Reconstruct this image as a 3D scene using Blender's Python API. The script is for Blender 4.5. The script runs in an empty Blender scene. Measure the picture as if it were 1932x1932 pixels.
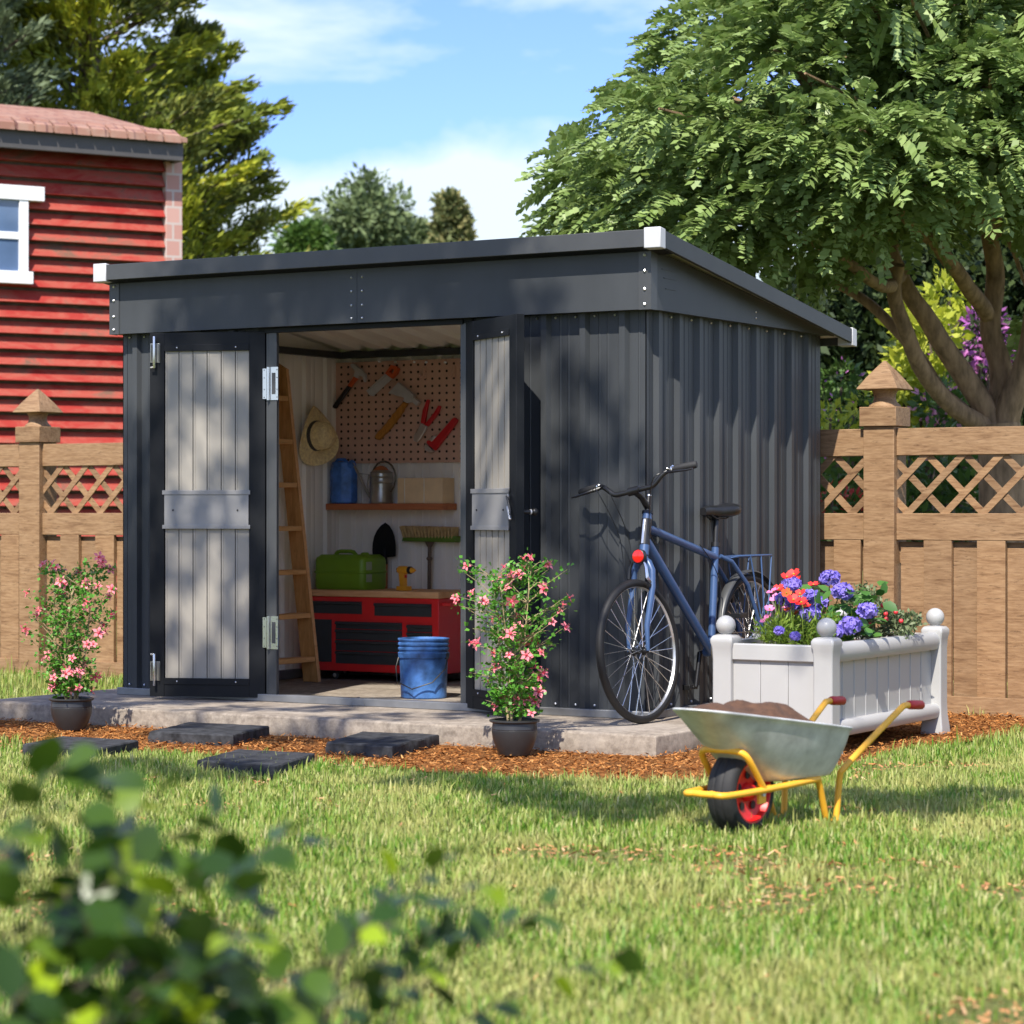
import bpy, math, random
import numpy as np
from mathutils import Matrix, Vector, Euler, noise
R = math.radians
random.seed(7)
rng = np.random.default_rng(11)
scene = bpy.context.scene
COL = scene.collection

# ------------------------------------------------------------------ camera
CAM = Vector((5.4746, -10.3597, 1.0749)); YAW = -0.54
FW = Vector((math.sin(YAW), math.cos(YAW), 0)); RT = Vector((math.cos(YAW), -math.sin(YAW), 0))
def site(lat, depth, z=0.0):
    """ground plan point: lateral and depth in metres as surveyed from the viewpoint"""
    p = CAM + RT*lat + FW*depth
    return Vector((p.x, p.y, z))
def ang(u, depth):        # lateral metres from a bearing
    return (u-966)/4694.6*depth
def hgt(v, depth):
    return 1.0749-(v-966)/4694.6*depth
def at(u, v, depth):
    return site(ang(u, depth), depth, hgt(v, depth))

# ------------------------------------------------------------------ mesh builder
class MB:
    def __init__(s): s.v=[]; s.f=[]; s.m=[]
    def add(s, vs, fs, m=0):
        b=len(s.v); s.v.extend([tuple(v) for v in vs])
        for f in fs: s.f.append(tuple(b+i for i in f)); s.m.append(m)
        return s
    def merge(s, o, m=None):
        b=len(s.v); s.v.extend(o.v)
        for f,mm in zip(o.f,o.m): s.f.append(tuple(b+i for i in f)); s.m.append(mm if m is None else m)
        return s
    def xf(s, M):
        s.v=[tuple(M@Vector(v)) for v in s.v]; return s
    def box(s, x0,x1,y0,y1,z0,z1,m=0):
        vs=[(x0,y0,z0),(x1,y0,z0),(x1,y1,z0),(x0,y1,z0),(x0,y0,z1),(x1,y0,z1),(x1,y1,z1),(x0,y1,z1)]
        return s.add(vs,[(0,3,2,1),(4,5,6,7),(0,1,5,4),(1,2,6,5),(2,3,7,6),(3,0,4,7)],m)
    def hexa(s, b, t, m=0):   # bottom quad, top quad (ccw from above)
        return s.add(list(b)+list(t),[(0,3,2,1),(4,5,6,7),(0,1,5,4),(1,2,6,5),(2,3,7,6),(3,0,4,7)],m)
    def prism(s, poly, fn, d0, d1, m=0):
        n=len(poly)
        vs=[fn(a,b,d0) for a,b in poly]+[fn(a,b,d1) for a,b in poly]
        fs=[tuple(range(n)),tuple(range(2*n-1,n-1,-1))]+[(i,i+n,(i+1)%n+n,(i+1)%n) for i in range(n)]
        return s.add(vs,fs,m)
    def tube(s, pts, r, n=8, m=0, closed=False, caps=True):
        pts=[Vector(p) for p in pts]; k=len(pts)
        rs=r if hasattr(r,'__len__') else [r]*k
        up=None; vs=[]; 
        for i,p in enumerate(pts):
            if closed: t=(pts[(i+1)%k]-pts[i-1]).normalized()
            elif i==0: t=(pts[1]-p).normalized()
            elif i==k-1: t=(p-pts[i-1]).normalized()
            else: t=((pts[i+1]-p).normalized()+(p-pts[i-1]).normalized()).normalized()
            if up is None:
                up=Vector((0,0,1)) if abs(t.z)<.9 else Vector((1,0,0))
            a=t.cross(up)
            if a.length<1e-5: a=t.cross(Vector((1,.1,0)))
            a.normalize(); b=t.cross(a).normalized(); up=-b if False else a.cross(t).normalized()
            for j in range(n):
                th=2*math.pi*j/n
                vs.append(p+(a*math.cos(th)+up*math.sin(th))*rs[i])
        fs=[]
        for i in range(k if closed else k-1):
            for j in range(n):
                a0=i*n+j; a1=i*n+(j+1)%n; b0=((i+1)%k)*n+j; b1=((i+1)%k)*n+(j+1)%n
                fs.append((a0,a1,b1,b0))
        if caps and not closed:
            fs.append(tuple(range(n-1,-1,-1))); fs.append(tuple((k-1)*n+j for j in range(n)))
        return s.add(vs,fs,m)
    def lathe(s, prof, M=None, n=24, m=0, caps=True):
        M=M or Matrix(); vs=[]; fs=[]
        for r,z in prof:
            for j in range(n):
                th=2*math.pi*j/n; vs.append(M@Vector((r*math.cos(th),r*math.sin(th),z)))
        for i in range(len(prof)-1):
            for j in range(n):
                fs.append((i*n+j,i*n+(j+1)%n,(i+1)*n+(j+1)%n,(i+1)*n+j))
        if caps:
            fs.append(tuple(range(n-1,-1,-1))); fs.append(tuple((len(prof)-1)*n+j for j in range(n)))
        return s.add(vs,fs,m)
    def ball(s, c, r, n=14, m=0, sc=(1,1,1)):
        k=n//2; prof=[(max(1e-4,math.sin(math.pi*i/k)),-math.cos(math.pi*i/k)) for i in range(k+1)]
        M=Matrix.Translation(Vector(c))@Matrix.Diagonal((r*sc[0],r*sc[1],r*sc[2],1))
        return s.lathe(prof,M,n,m,caps=False)
    def sheet(s, prof, z0, z1, th, fn, m=0, mb=None):
        """profile [(u,depth)] extruded in z, thickness th to the back; fn(u,d,z)->world"""
        n=len(prof); z0f=z0 if callable(z0) else (lambda u:z0); z1f=z1 if callable(z1) else (lambda u:z1)
        vs=[]
        for off in (0,th):
            for zf in (z0f,z1f):
                vs+= [fn(u,d+off,zf(u)) for u,d in prof]
        fs=[]; mi=[]
        for i in range(n-1):
            s_=[(i,i+1,n+i+1,n+i)]
            fs+=s_; mi.append(m)
            fs.append((2*n+i,3*n+i,3*n+i+1,2*n+i+1)); mi.append(m if mb is None else mb)
            fs.append((i,2*n+i,2*n+i+1,i+1)); mi.append(m)
            fs.append((n+i,n+i+1,3*n+i+1,3*n+i)); mi.append(m)
        fs.append((0,n,3*n,2*n)); mi.append(m); fs.append((n-1,3*n-1,4*n-1,2*n-1)); mi.append(m)
        b=len(s.v); s.v.extend([tuple(v) for v in vs])
        for f,q in zip(fs,mi): s.f.append(tuple(b+i for i in f)); s.m.append(q)
        return s
def finish(name, verts, faces, mats, parent=None, mi=None, smooth=40, bevel=0):
    me=bpy.data.meshes.new(name)
    me.from_pydata([tuple(v) for v in verts],[],faces)
    mats=mats if isinstance(mats,(list,tuple)) else [mats]
    for m in mats: me.materials.append(m)
    if mi is not None and len(mats)>1: me.polygons.foreach_set('material_index',mi)
    if smooth:
        me.polygons.foreach_set('use_smooth',[True]*len(me.polygons))
        me.set_sharp_from_angle(angle=R(smooth))
    me.validate()
    o=bpy.data.objects.new(name,me); COL.objects.link(o)
    if parent is not None: o.parent=parent
    if bevel:
        b=o.modifiers.new('bevel','BEVEL'); b.width=bevel; b.segments=2; b.limit_method='ANGLE'; b.angle_limit=R(35)
    return o
def npmesh(name, V, F, mat, parent=None):
    """fast: V (n,3), F (m,k) all same size"""
    me=bpy.data.meshes.new(name); m,k=F.shape
    me.vertices.add(len(V)); me.vertices.foreach_set('co',V.astype(np.float32).ravel())
    me.loops.add(m*k); me.loops.foreach_set('vertex_index',F.astype(np.int32).ravel())
    me.polygons.add(m); me.polygons.foreach_set('loop_start',np.arange(0,m*k,k,dtype=np.int32))
    me.update(calc_edges=True); me.materials.append(mat)
    o=bpy.data.objects.new(name,me); COL.objects.link(o)
    if parent is not None: o.parent=parent
    return o
ROOTM={}
def thing(name,label,cat,loc=(0,0,0),rot=(0,0,0),group=None):
    o=bpy.data.objects.new(name,None); COL.objects.link(o); o.location=loc; o.rotation_euler=rot
    o.empty_display_size=.1
    o['label']=label; o['category']=cat
    if group: o['group']=group
    ROOTM[o.name]=Matrix.Translation(Vector(loc))@Euler(rot).to_matrix().to_4x4()
    return o
def top(o):
    while o.parent is not None: o=o.parent
    return o
def part(name, mb, mats, parent, world=False, smooth=40, bevel=0, label=None):
    if world: mb.xf(ROOTM[top(parent).name].inverted())
    o=finish(name,mb.v,mb.f,mats,parent,mb.m,smooth,bevel)
    if label: o['label']=label
    return o
def nppart(name,V,F,mat,parent,world=True):
    if world:
        M=np.array(ROOTM[top(parent).name].inverted()); V=V@M[:3,:3].T+M[:3,3]
    return npmesh(name,V,F,mat,parent)
def solo(name,mb,mats,label,cat,loc=(0,0,0),rot=(0,0,0),group=None,smooth=40,bevel=0,world=False):
    M=Matrix.Translation(Vector(loc))@Euler(rot).to_matrix().to_4x4()
    if world: mb.xf(M.inverted())
    o=finish(name,mb.v,mb.f,mats,None,mb.m,smooth,bevel); o.location=loc; o.rotation_euler=rot
    o['label']=label; o['category']=cat
    if group: o['group']=group
    return o
def copy_tree(o,parent=None):
    kids=list(o.children)
    c=o.copy(); COL.objects.link(c); c.parent=parent
    for k in kids: copy_tree(k,c)
    return c
def struct(o,kind='structure'): o['kind']=kind; return o

# ------------------------------------------------------------------ materials
MAT={}
def nodes_of(name):
    m=bpy.data.materials.new(name); m.use_nodes=True; nt=m.node_tree; nt.nodes.clear()
    out=nt.nodes.new('ShaderNodeOutputMaterial'); return m,nt,out
def ramp(nt,stops,fac):
    r=nt.nodes.new('ShaderNodeValToRGB'); e=r.color_ramp.elements
    while len(e)<len(stops): e.new(.5)
    for el,(p,c) in zip(e,stops): el.position=p; el.color=(*c,1)
    nt.links.new(fac,r.inputs[0]); return r.outputs[0]
def texco(nt,scale=(1,1,1),kind='Object',rot=(0,0,0)):
    tc=nt.nodes.new('ShaderNodeTexCoord'); mp=nt.nodes.new('ShaderNodeMapping')
    mp.inputs['Scale'].default_value=scale; mp.inputs['Rotation'].default_value=rot
    nt.links.new(tc.outputs[kind],mp.inputs[0]); return mp.outputs[0]
def noi(nt,vec,scale,detail=4,rough=.55,dist=0):
    n=nt.nodes.new('ShaderNodeTexNoise'); n.inputs['Scale'].default_value=scale; n.inputs['Detail'].default_value=detail
    n.inputs['Roughness'].default_value=rough; n.inputs['Distortion'].default_value=dist
    nt.links.new(vec,n.inputs['Vector']); return n.outputs['Fac']
def mixc(nt,fac,a,b,mode='MIX'):
    x=nt.nodes.new('ShaderNodeMix'); x.data_type='RGBA'; x.blend_type=mode
    for sock,val in ((x.inputs[0],fac),(x.inputs[6],a),(x.inputs[7],b)):
        if isinstance(val,(int,float)): sock.default_value=val
        elif isinstance(val,tuple): sock.default_value=(*val,1)
        else: nt.links.new(val,sock)
    return x.outputs[2]
def bump(nt,fac,strength,dist=.01):
    b=nt.nodes.new('ShaderNodeBump'); b.inputs['Strength'].default_value=strength; b.inputs['Distance'].default_value=dist
    nt.links.new(fac,b.inputs['Height']); return b.outputs[0]
def bsdf(nt,out,color,rough=.5,metal=0,normal=None,spec=.5,coat=0):
    p=nt.nodes.new('ShaderNodeBsdfPrincipled')
    if isinstance(color,tuple): p.inputs['Base Color'].default_value=(*color,1)
    else: nt.links.new(color,p.inputs['Base Color'])
    if isinstance(rough,(int,float)): p.inputs['Roughness'].default_value=rough
    else: nt.links.new(rough,p.inputs['Roughness'])
    p.inputs['Metallic'].default_value=metal; p.inputs['Specular IOR Level'].default_value=spec
    if coat: p.inputs['Coat Weight'].default_value=coat
    if normal is not None: nt.links.new(normal,p.inputs['Normal'])
    nt.links.new(p.outputs[0],out.inputs[0]); return p
def simple(name,col,rough=.5,metal=0,var=.12,scale=12,bmp=.05,spec=.5,stretch=(1,1,1),coat=0,bscale=None):
    m,nt,out=nodes_of(name); v=texco(nt,stretch)
    n=noi(nt,v,scale,5)
    lo=tuple(c*(1-var) for c in col); hi=tuple(min(1,c*(1+var)) for c in col)
    c=ramp(nt,[(.3,lo),(.7,hi)],n)
    r=nt.nodes.new('ShaderNodeMapRange'); r.inputs[3].default_value=max(0,rough-.06); r.inputs[4].default_value=min(1,rough+.08); nt.links.new(n,r.inputs[0])
    nm=bump(nt,noi(nt,v,bscale or scale*4,3),bmp,.003) if bmp else None
    bsdf(nt,out,c,r.outputs[0],metal,nm,spec,coat); MAT[name]=m; return m
def wood(name,dark,mid,light,axis='x',scale=1,rough=.65,contrast=1,bmp=.25):
    m,nt,out=nodes_of(name)
    st={'x':(1.2,9,9),'y':(9,1.2,9),'z':(9,9,1.2)}[axis]; st=tuple(a*scale for a in st)
    v=texco(nt,st); n1=noi(nt,v,2.2,6,.62,.6); n2=noi(nt,v,9,4,.6)
    c=ramp(nt,[(.28,dark),(.45,mid),(.62,light),(.8,mid)],n1)
    c=mixc(nt,.35*contrast,c,ramp(nt,[(.4,dark),(.6,light)],n2),'MULTIPLY') if False else mixc(nt,.3*contrast,c,ramp(nt,[(.35,dark),(.65,light)],n2))
    gi=nt.nodes.new('ShaderNodeNewGeometry'); c=mixc(nt,1.0,c,ramp(nt,[(0,(.80,.79,.78)),(.5,(.97,.97,.97)),(1,(1.12,1.08,1.03))],gi.outputs['Random Per Island']),'MULTIPLY')
    n3=noi(nt,texco(nt,tuple(a*1.6 for a in st)),3.5,8,.75,1.2); c=mixc(nt,ramp(nt,[(.56,(0,0,0)),(.66,(.55*contrast,)*3)],n3),c,tuple(a*.6 for a in dark))
    bsdf(nt,out,c,rough,0,bump(nt,n2,bmp,.004),.3); MAT[name]=m; return m
def leafmat(name,cols,trans=.35,rough=.45,spec=.4,pos=None):
    """per-leaf colour (each leaf an island) with light coming through"""
    m,nt,out=nodes_of(name)
    g=nt.nodes.new('ShaderNodeNewGeometry')
    fac=g.outputs['Random Per Island']
    n=len(cols); c=ramp(nt,[(i/(n-1) if n>1 else 0,cc) for i,cc in enumerate(cols)],fac)
    if pos:
        nn=noi(nt,texco(nt),pos[0],5,.65)
        c=mixc(nt,ramp(nt,[(pos[2]-.12,(0,0,0)),(pos[2]+.10,(.8,.8,.8))],nn),c,pos[1])
    p=nt.nodes.new('ShaderNodeBsdfPrincipled'); nt.links.new(c,p.inputs['Base Color']); p.inputs['Roughness'].default_value=rough; p.inputs['Specular IOR Level'].default_value=spec
    t=nt.nodes.new('ShaderNodeBsdfTranslucent'); 
    c2=mixc(nt,.5,c,(.30,.42,.03),'MIX') if trans>.3 else c
    nt.links.new(c2,t.inputs['Color'])
    mx=nt.nodes.new('ShaderNodeMixShader'); mx.inputs[0].default_value=trans
    nt.links.new(p.outputs[0],mx.inputs[1]); nt.links.new(t.outputs[0],mx.inputs[2]); nt.links.new(mx.outputs[0],out.inputs[0])
    MAT[name]=m; return m

simple('anthracite',(.047,.051,.055),.45,.0,.22,3,.30,.32,(1,1,.3),bscale=5)
simple('door_face',(.31,.285,.245),.45,.0,.06,4,.02,.4,(1,1,.3))  # lining colour darkened, with the shade on the open doors put into it
simple('anthracite_dark',(.010,.011,.013),.5,0,.12,6,.02,.2)
simple('trim_grey',(.065,.067,.069),.4,.2,.1,6,.02)
simple('rail_grey',(.22,.225,.235),.38,.5,.15,8,.03,.5)
simple('cap_plastic',(.52,.52,.53),.45,0,.04,10,.02)
simple('lining',(.88,.83,.76),.45,.0,.05,4,.02,.4,(1,1,.3))
simple('lining_groove',(.10,.10,.09),.6)
simple('brace_grey',(.25,.245,.24),.45,0,.08,8,.02)
simple('chrome',(.75,.75,.76),.22,1,.05,8,.01)
simple('steel',(.55,.55,.56),.4,.35,.12,14,.04)
simple('screw',(.8,.8,.82),.3,.8,.05,8,0)
simple('black_plastic',(.010,.010,.011),.36,0,.15,14,.04)
simple('black_rubber',(.016,.016,.017),.7,0,.2,30,.15)
simple('tyre_black',(.008,.0075,.0075),.6,0,.2,40,.1)
simple('rim_tan',(.42,.27,.18),.5,0,.1,20,.02)
simple('alu',(.72,.72,.73),.3,.9,.06,20,.02)
simple('bike_blue',(.042,.085,.19),.38,.1,.08,10,.02,.5,coat=.25)
simple('red_lens',(.85,.015,.01),.15,0,.05,20,0,.6,coat=.6)
simple('cabinet_red',(.72,.020,.022),.38,0,.06,8,.02,.5,coat=.2)
simple('drawer_dark',(.035,.042,.045),.5,0,.12,16,.03)
simple('jerry_green',(.15,.29,.015),.42,0,.08,10,.05)
simple('label_grey',(.30,.36,.24),.5)
simple('blue_plastic',(.05,.14,.36),.42,0,.65,13,.15)
simple('blue_drum',(.06,.19,.58),.40,0,.5,12,.3)
simple('orange_tool',(.60,.10,.02),.45,0,.1,12,.03)
simple('red_tool',(.55,.015,.02),.35,0,.08,12,.02)
simple('drill_yellow',(.80,.36,.02),.4,0,.06,12,.02)
simple('brass_dark',(.16,.14,.11),.35,.7,.3,14,.05)
simple('zinc',(.42,.40,.35),.30,.7,.25,9,.06)
simple('cardboard',(.78,.57,.34),.75,0,.10,8,.05)
simple('string_white',(.75,.72,.68),.6)
simple('pegboard',(.62,.375,.28),.7,0,.06,14,.04)
simple('hole_dark',(.03,.018,.012),.9)
simple('straw',(.88,.66,.34),.75,0,.25,60,.6)
simple('hat_band',(.05,.045,.045),.7)
simple('bristle',(.52,.36,.16),.8,0,.25,40,.4)
simple('broom_green',(.10,.20,.02),.5)
simple('handle_brown',(.12,.085,.06),.5)
simple('shovel_wood',(.45,.17,.07),.5,0,.2,6,.05,.5,(4,4,.6))
simple('planter_white',(.41,.405,.395),.35,0,.03,5,.02,.5)
simple('pot_black',(.028,.028,.030),.36,0,.12,12,.03)
simple('galv',(.58,.58,.56),.42,.25,.28,11,.05)
simple('barrow_yellow',(.85,.42,.03),.42,0,.10,14,.04)
simple('barrow_red',(.60,.012,.012),.38,0,.08,10,.02)
simple('grip_red',(.50,.02,.02),.5)
simple('soil',(.088,.042,.022),.95,0,.35,30,.9)
simple('white_paint',(.82,.82,.82),.45,0,.04,8,.03)
simple('gutter_grey',(.075,.07,.068),.5,0,.08,4,.02)
simple('bark',(.30,.20,.12),.9,0,.45,7,.9,.2,(3,3,.8))
simple('twig',(.35,.27,.14),.8,0,.3,20,.3)
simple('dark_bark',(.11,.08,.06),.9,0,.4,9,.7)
simple('stone_dark',(.034,.035,.038),.85,0,.7,22,1.0,.3,bscale=40)
simple('glass_dark',(.10,.16,.28),.06,0,.2,1.5,0,.9)
wood('fence_wood',(.125,.06,.027),(.285,.17,.086),(.35,.222,.12),'x',1.2,contrast=1.5)
wood('fence_wood_v',(.33,.205,.12),(.47,.325,.20),(.58,.41,.27),'x',.8)
wood('ladder_wood',(.30,.14,.04),(.50,.25,.08),(.60,.32,.11),'z',1.3)
wood('tread_wood',(.50,.25,.09),(.70,.38,.15),(.78,.45,.20),'y',1.3)
wood('bench_wood',(.58,.29,.12),(.74,.40,.19),(.80,.48,.24),'x',1)
wood('shelf_wood',(.40,.12,.045),(.50,.17,.07),(.56,.21,.09),'x',1)
wood('hatchet_wood',(.30,.12,.02),(.45,.19,.03),(.55,.25,.05),'z',4)

def concrete():
    m,nt,out=nodes_of('slab_concrete'); v=texco(nt,(.6,2.2,5))
    n1=noi(nt,v,3,8,.65,.4); n2=noi(nt,texco(nt),26,6,.7); n3=noi(nt,texco(nt),1.3,3)
    c=ramp(nt,[(.25,(.15,.12,.095)),(.5,(.27,.225,.18)),(.75,(.39,.335,.275))],n1)
    c=mixc(nt,.4,c,ramp(nt,[(.38,(.09,.07,.055)),(.62,(.40,.345,.28))],n2))
    c=mixc(nt,ramp(nt,[(.55,(0,0,0)),(.7,(.5,.5,.5))],n3),c,(.34,.30,.26))
    bsdf(nt,out,c,.88,0,bump(nt,n2,.5,.004),.25); MAT['slab']=m
concrete()
def clap():
    m,nt,out=nodes_of('clapboard_red'); v=texco(nt,(.7,1,1.5)); n=noi(nt,v,3.0,6,.7,.5); n2=noi(nt,texco(nt,(1,1,8)),6,4,.7)
    c=ramp(nt,[(.36,(.17,.09,.06)),(.46,(.35,.08,.055)),(.60,(.32,.032,.024))],n)
    c=mixc(nt,ramp(nt,[(.60,(0,0,0)),(.75,(.6,.6,.6))],n2),c,(.30,.14,.10))
    bsdf(nt,out,c,.75,0,bump(nt,n2,.3,.01),.2); MAT['clap']=m
clap()
def tiles():
    m,nt,out=nodes_of('roof_shingle'); v=texco(nt)
    b=nt.nodes.new('ShaderNodeTexBrick'); b.inputs['Scale'].default_value=1; b.inputs['Brick Width'].default_value=.30; b.inputs['Row Height'].default_value=.14; b.inputs['Mortar Size'].default_value=.012
    b.inputs['Color1'].default_value=(.24,.115,.082,1); b.inputs['Color2'].default_value=(.34,.185,.135,1); b.inputs['Mortar'].default_value=(.17,.08,.07,1)
    nt.links.new(v,b.inputs['Vector']); n=noi(nt,v,6,6,.7)
    c=mixc(nt,ramp(nt,[(.45,(0,0,0)),(.7,(.6,.6,.6))],n),b.outputs['Color'],(.38,.27,.21))
    bsdf(nt,out,c,.85,0,bump(nt,b.outputs['Fac'],-.4,.01),.2); MAT['tiles']=m
    m,nt,out=nodes_of('corner_brick'); v=texco(nt,(1,1,1),rot=(R(90),0,0))
    b=nt.nodes.new('ShaderNodeTexBrick'); b.inputs['Scale'].default_value=1; b.inputs['Brick Width'].default_value=.16; b.inputs['Row Height'].default_value=.165; b.inputs['Mortar Size'].default_value=.012
    b.inputs['Color1'].default_value=(.45,.24,.20,1); b.inputs['Color2'].default_value=(.55,.33,.28,1); b.inputs['Mortar'].default_value=(.50,.42,.38,1)
    nt.links.new(v,b.inputs['Vector']); bsdf(nt,out,b.outputs['Color'],.85,0,bump(nt,b.outputs['Fac'],-.4,.008),.2); MAT['brick']=m
tiles()
def lawn():
    m,nt,out=nodes_of('lawn_ground'); v=texco(nt)
    n=noi(nt,v,1.1,5,.6); n2=noi(nt,v,60,4,.7)
    c=ramp(nt,[(.35,(.08,.13,.022)),(.52,(.14,.18,.04)),(.68,(.20,.15,.06))],n)
    c=mixc(nt,.5,c,ramp(nt,[(.35,(.05,.05,.02)),(.65,(.24,.24,.09))],n2))
    bsdf(nt,out,c,.95,0,bump(nt,n2,.8,.02),.1); MAT['lawn']=m
    m,nt,out=nodes_of('mulch_ground'); n=noi(nt,v2:=texco(nt),45,6,.75); n3=noi(nt,v2,5,3)
    c=ramp(nt,[(.3,(.06,.025,.010)),(.5,(.30,.12,.035)),(.7,(.50,.24,.085))],n)
    c=mixc(nt,ramp(nt,[(.4,(0,0,0)),(.6,(.45,.45,.45))],n3),c,(.13,.06,.025))
    bsdf(nt,out,c,.95,0,bump(nt,n,1,.02),.1); MAT['mulch']=m
lawn()
leafmat('chips',[(.06,.022,.008),(.30,.11,.028),(.17,.06,.016),(.44,.19,.055),(.34,.13,.035),(.54,.28,.10)],.0,.9,.1)
leafmat('grass',[(.07,.20,.015),(.13,.28,.02),(.34,.37,.08),(.10,.24,.015),(.46,.44,.15),(.18,.33,.03),(.58,.52,.26)],.28,.5,.3,pos=(1.5,(.48,.45,.16),.57))
leafmat('litter',[(.45,.17,.06),(.60,.33,.15),(.34,.12,.05),(.70,.50,.28)],.1,.8,.2)
leafmat('tree_leaf',[(.16,.25,.065),(.28,.38,.125),(.20,.29,.07),(.35,.46,.17),(.10,.14,.02)],.30,.45,.5)
leafmat('conifer_leaf',[(.26,.30,.022),(.42,.44,.03),(.20,.25,.025),(.54,.50,.04),(.34,.38,.03)],.22,.6,.2,pos=(.55,(.10,.15,.03),.50))
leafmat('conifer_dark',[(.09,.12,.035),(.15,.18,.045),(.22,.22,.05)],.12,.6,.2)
leafmat('grey_green_leaf',[(.12,.16,.08),(.18,.23,.12),(.09,.12,.06)],.18,.6,.3)
leafmat('far_leaf',[(.12,.17,.07),(.18,.23,.10),(.09,.13,.06)],.15,.7,.2)
leafmat('far_leaf_gold',[(.16,.18,.07),(.10,.13,.05),(.30,.27,.11)],.15,.7,.2)
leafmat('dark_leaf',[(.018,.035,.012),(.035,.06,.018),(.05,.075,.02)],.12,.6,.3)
leafmat('mid_leaf',[(.05,.11,.02),(.085,.16,.03),(.12,.20,.04)],.25,.5,.3)
leafmat('lime_leaf',[(.42,.46,.04),(.50,.52,.06),(.32,.38,.04)],.35,.5,.3)
leafmat('mauve_petal',[(.42,.12,.42),(.60,.22,.52),(.30,.08,.36)],.25,.6,.2)
leafmat('pink_far_petal',[(.65,.22,.38),(.75,.35,.48),(.50,.15,.35)],.25,.6,.2)
leafmat('red_far_petal',[(.55,.06,.05),(.65,.10,.08)],.25,.6,.2)
leafmat('shrub_leaf',[(.06,.22,.02),(.10,.30,.03),(.14,.36,.045),(.08,.24,.02)],.28,.45,.4)
leafmat('front_leaf',[(.014,.042,.005),(.03,.075,.008),(.07,.13,.010),(.022,.055,.006),(.04,.09,.01),(.30,.42,.015)],.30,.33,.45)  # shaded and lit leaves put into the tones: mostly dark, a bright yellow-green
leafmat('hyd_leaf',[(.04,.12,.02),(.06,.16,.03),(.09,.21,.04)],.25,.45,.4)
leafmat('fern_leaf',[(.14,.26,.03),(.24,.36,.05),(.33,.42,.06)],.35,.5,.3)
leafmat('berry_leaf',[(.10,.15,.06),(.16,.22,.10),(.24,.27,.15),(.08,.11,.05)],.2,.5,.3)
leafmat('hyd_petal',[(.26,.20,.68),(.35,.28,.78),(.20,.15,.56),(.42,.34,.82)],.25,.6,.2)
for nm,c in (('poppy_petal',(.72,.025,.02)),('poppy_orange',(.80,.12,.03)),('pink_petal',(.85,.22,.45))):
    simple(nm,c,.6,0,.12,30,.05)
simple('berry_red',(.65,.04,.05),.35)
simple('blossom_petal',(.80,.21,.24),.6,0,.25,60,.05)
simple('blossom_heart',(.75,.06,.10),.6)
M_=MAT
# ------------------------------------------------------------------ ground
g=MB(); g.add([(-150,-60,0),(150,-60,0),(150,260,0),(-150,260,0)],[(0,1,2,3)])
struct(finish('lawn_ground',g.v,g.f,M_['lawn'],smooth=0))
MULCH=[(-6.5,-1.50),(-4.0,-1.56),(-2.55,-1.62),(-1.6,-1.70),(-.7,-1.66),(.2,-1.80),(1.05,-1.62),(1.30,-1.0),(1.27,-.2),(1.36,.9),(1.45,2.13),(.45,2.13),(.44,-.5),(-3.6,-.5),(-6.5,-.55)]
def in_poly(x,y,poly=MULCH):
    c=np.zeros(x.shape,bool); n=len(poly)
    for i in range(n):
        (x0,y0),(x1,y1)=poly[i],poly[(i+1)%n]
        if y0==y1: continue
        c^=((y0>y)!=(y1>y))&(x<(x1-x0)*(y-y0)/(y1-y0)+x0)
    return c
g=MB(); g.add([(x,y,.006) for x,y in MULCH],[tuple(range(len(MULCH)))])
struct(finish('mulch_bed',g.v,g.f,M_['mulch'],smooth=0))
# slab with softly worn edge
g=MB()
SL=[(-3.50,-.74),(.43,-.72),(.43,2.04),(-3.44,2.04)]
def ring(ins,z): 
    return [(SL[0][0]+ins,SL[0][1]+ins,z),(SL[1][0]-ins,SL[1][1]+ins,z),(SL[2][0]-ins,SL[2][1]-ins,z),(SL[3][0]+ins,SL[3][1]-ins,z)]
rs=[ring(0,0),ring(0,.088),ring(.005,.097),ring(.014,.1)]
vs=sum(rs,[]); fs=[]
for k in range(3):
    for i in range(4): fs.append((k*4+i,k*4+(i+1)%4,(k+1)*4+(i+1)%4,(k+1)*4+i))
fs.append((12,13,14,15)); g.add(vs,fs)
struct(finish('concrete_slab',g.v,g.f,M_['slab'],smooth=50))

# ------------------------------------------------------------------ shed
shed=thing('garden_shed','dark grey corrugated metal shed with sloping roof and both doors open','shed',(-1.58,1.0,.1))
L=-3.165; D=2.01; WT=2.03
def roofz(y): return 2.385-.145*(y+.15)
def ribs(u0,u1,first,sp=.214,h=.024,w=.058,wt=.030,minor=True):
    P=[(u0,0)]; c=first
    while c<u1-w/2:
        if c>u0+w/2:
            P+=[(c-w/2,0),(c-wt/2,-h),(c+wt/2,-h),(c+w/2,0)]
            if minor:
                for q in (.33,.62):
                    e=c+w/2+(sp-w)*q
                    if e+.012<u1: P+=[(e-.006,0),(e,-.003),(e+.006,0)]
        c+=sp
    P.append((u1,0)); return P
def wall(name,prof,fn,inner_fn,z0,z1,screws=None,iz0=None):
    mb=MB(); mb.sheet(prof,z0,z1,.004,fn)
    if screws:
        for u in screws:
            for z in (z1(u)-.022 if callable(z1) else z1-.022, z0+.055):
                p=fn(u,-.004,z); mb.ball(p,.0065,8,1)
    w=part('wall',mb,[M_['anthracite'],M_['screw']],shed,True,smooth=25)
    if inner_fn:
        mb=MB(); mb.sheet(prof,z0 if iz0 is None else iz0,z1,.003,inner_fn); part('wall_lining',mb,M_['lining'],w,True,smooth=25)
    return w
ff=lambda u,d,z:(u,d,z)
sc=lambda ps:[p+o for p in ps for o in (-.052,.052)]
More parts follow.
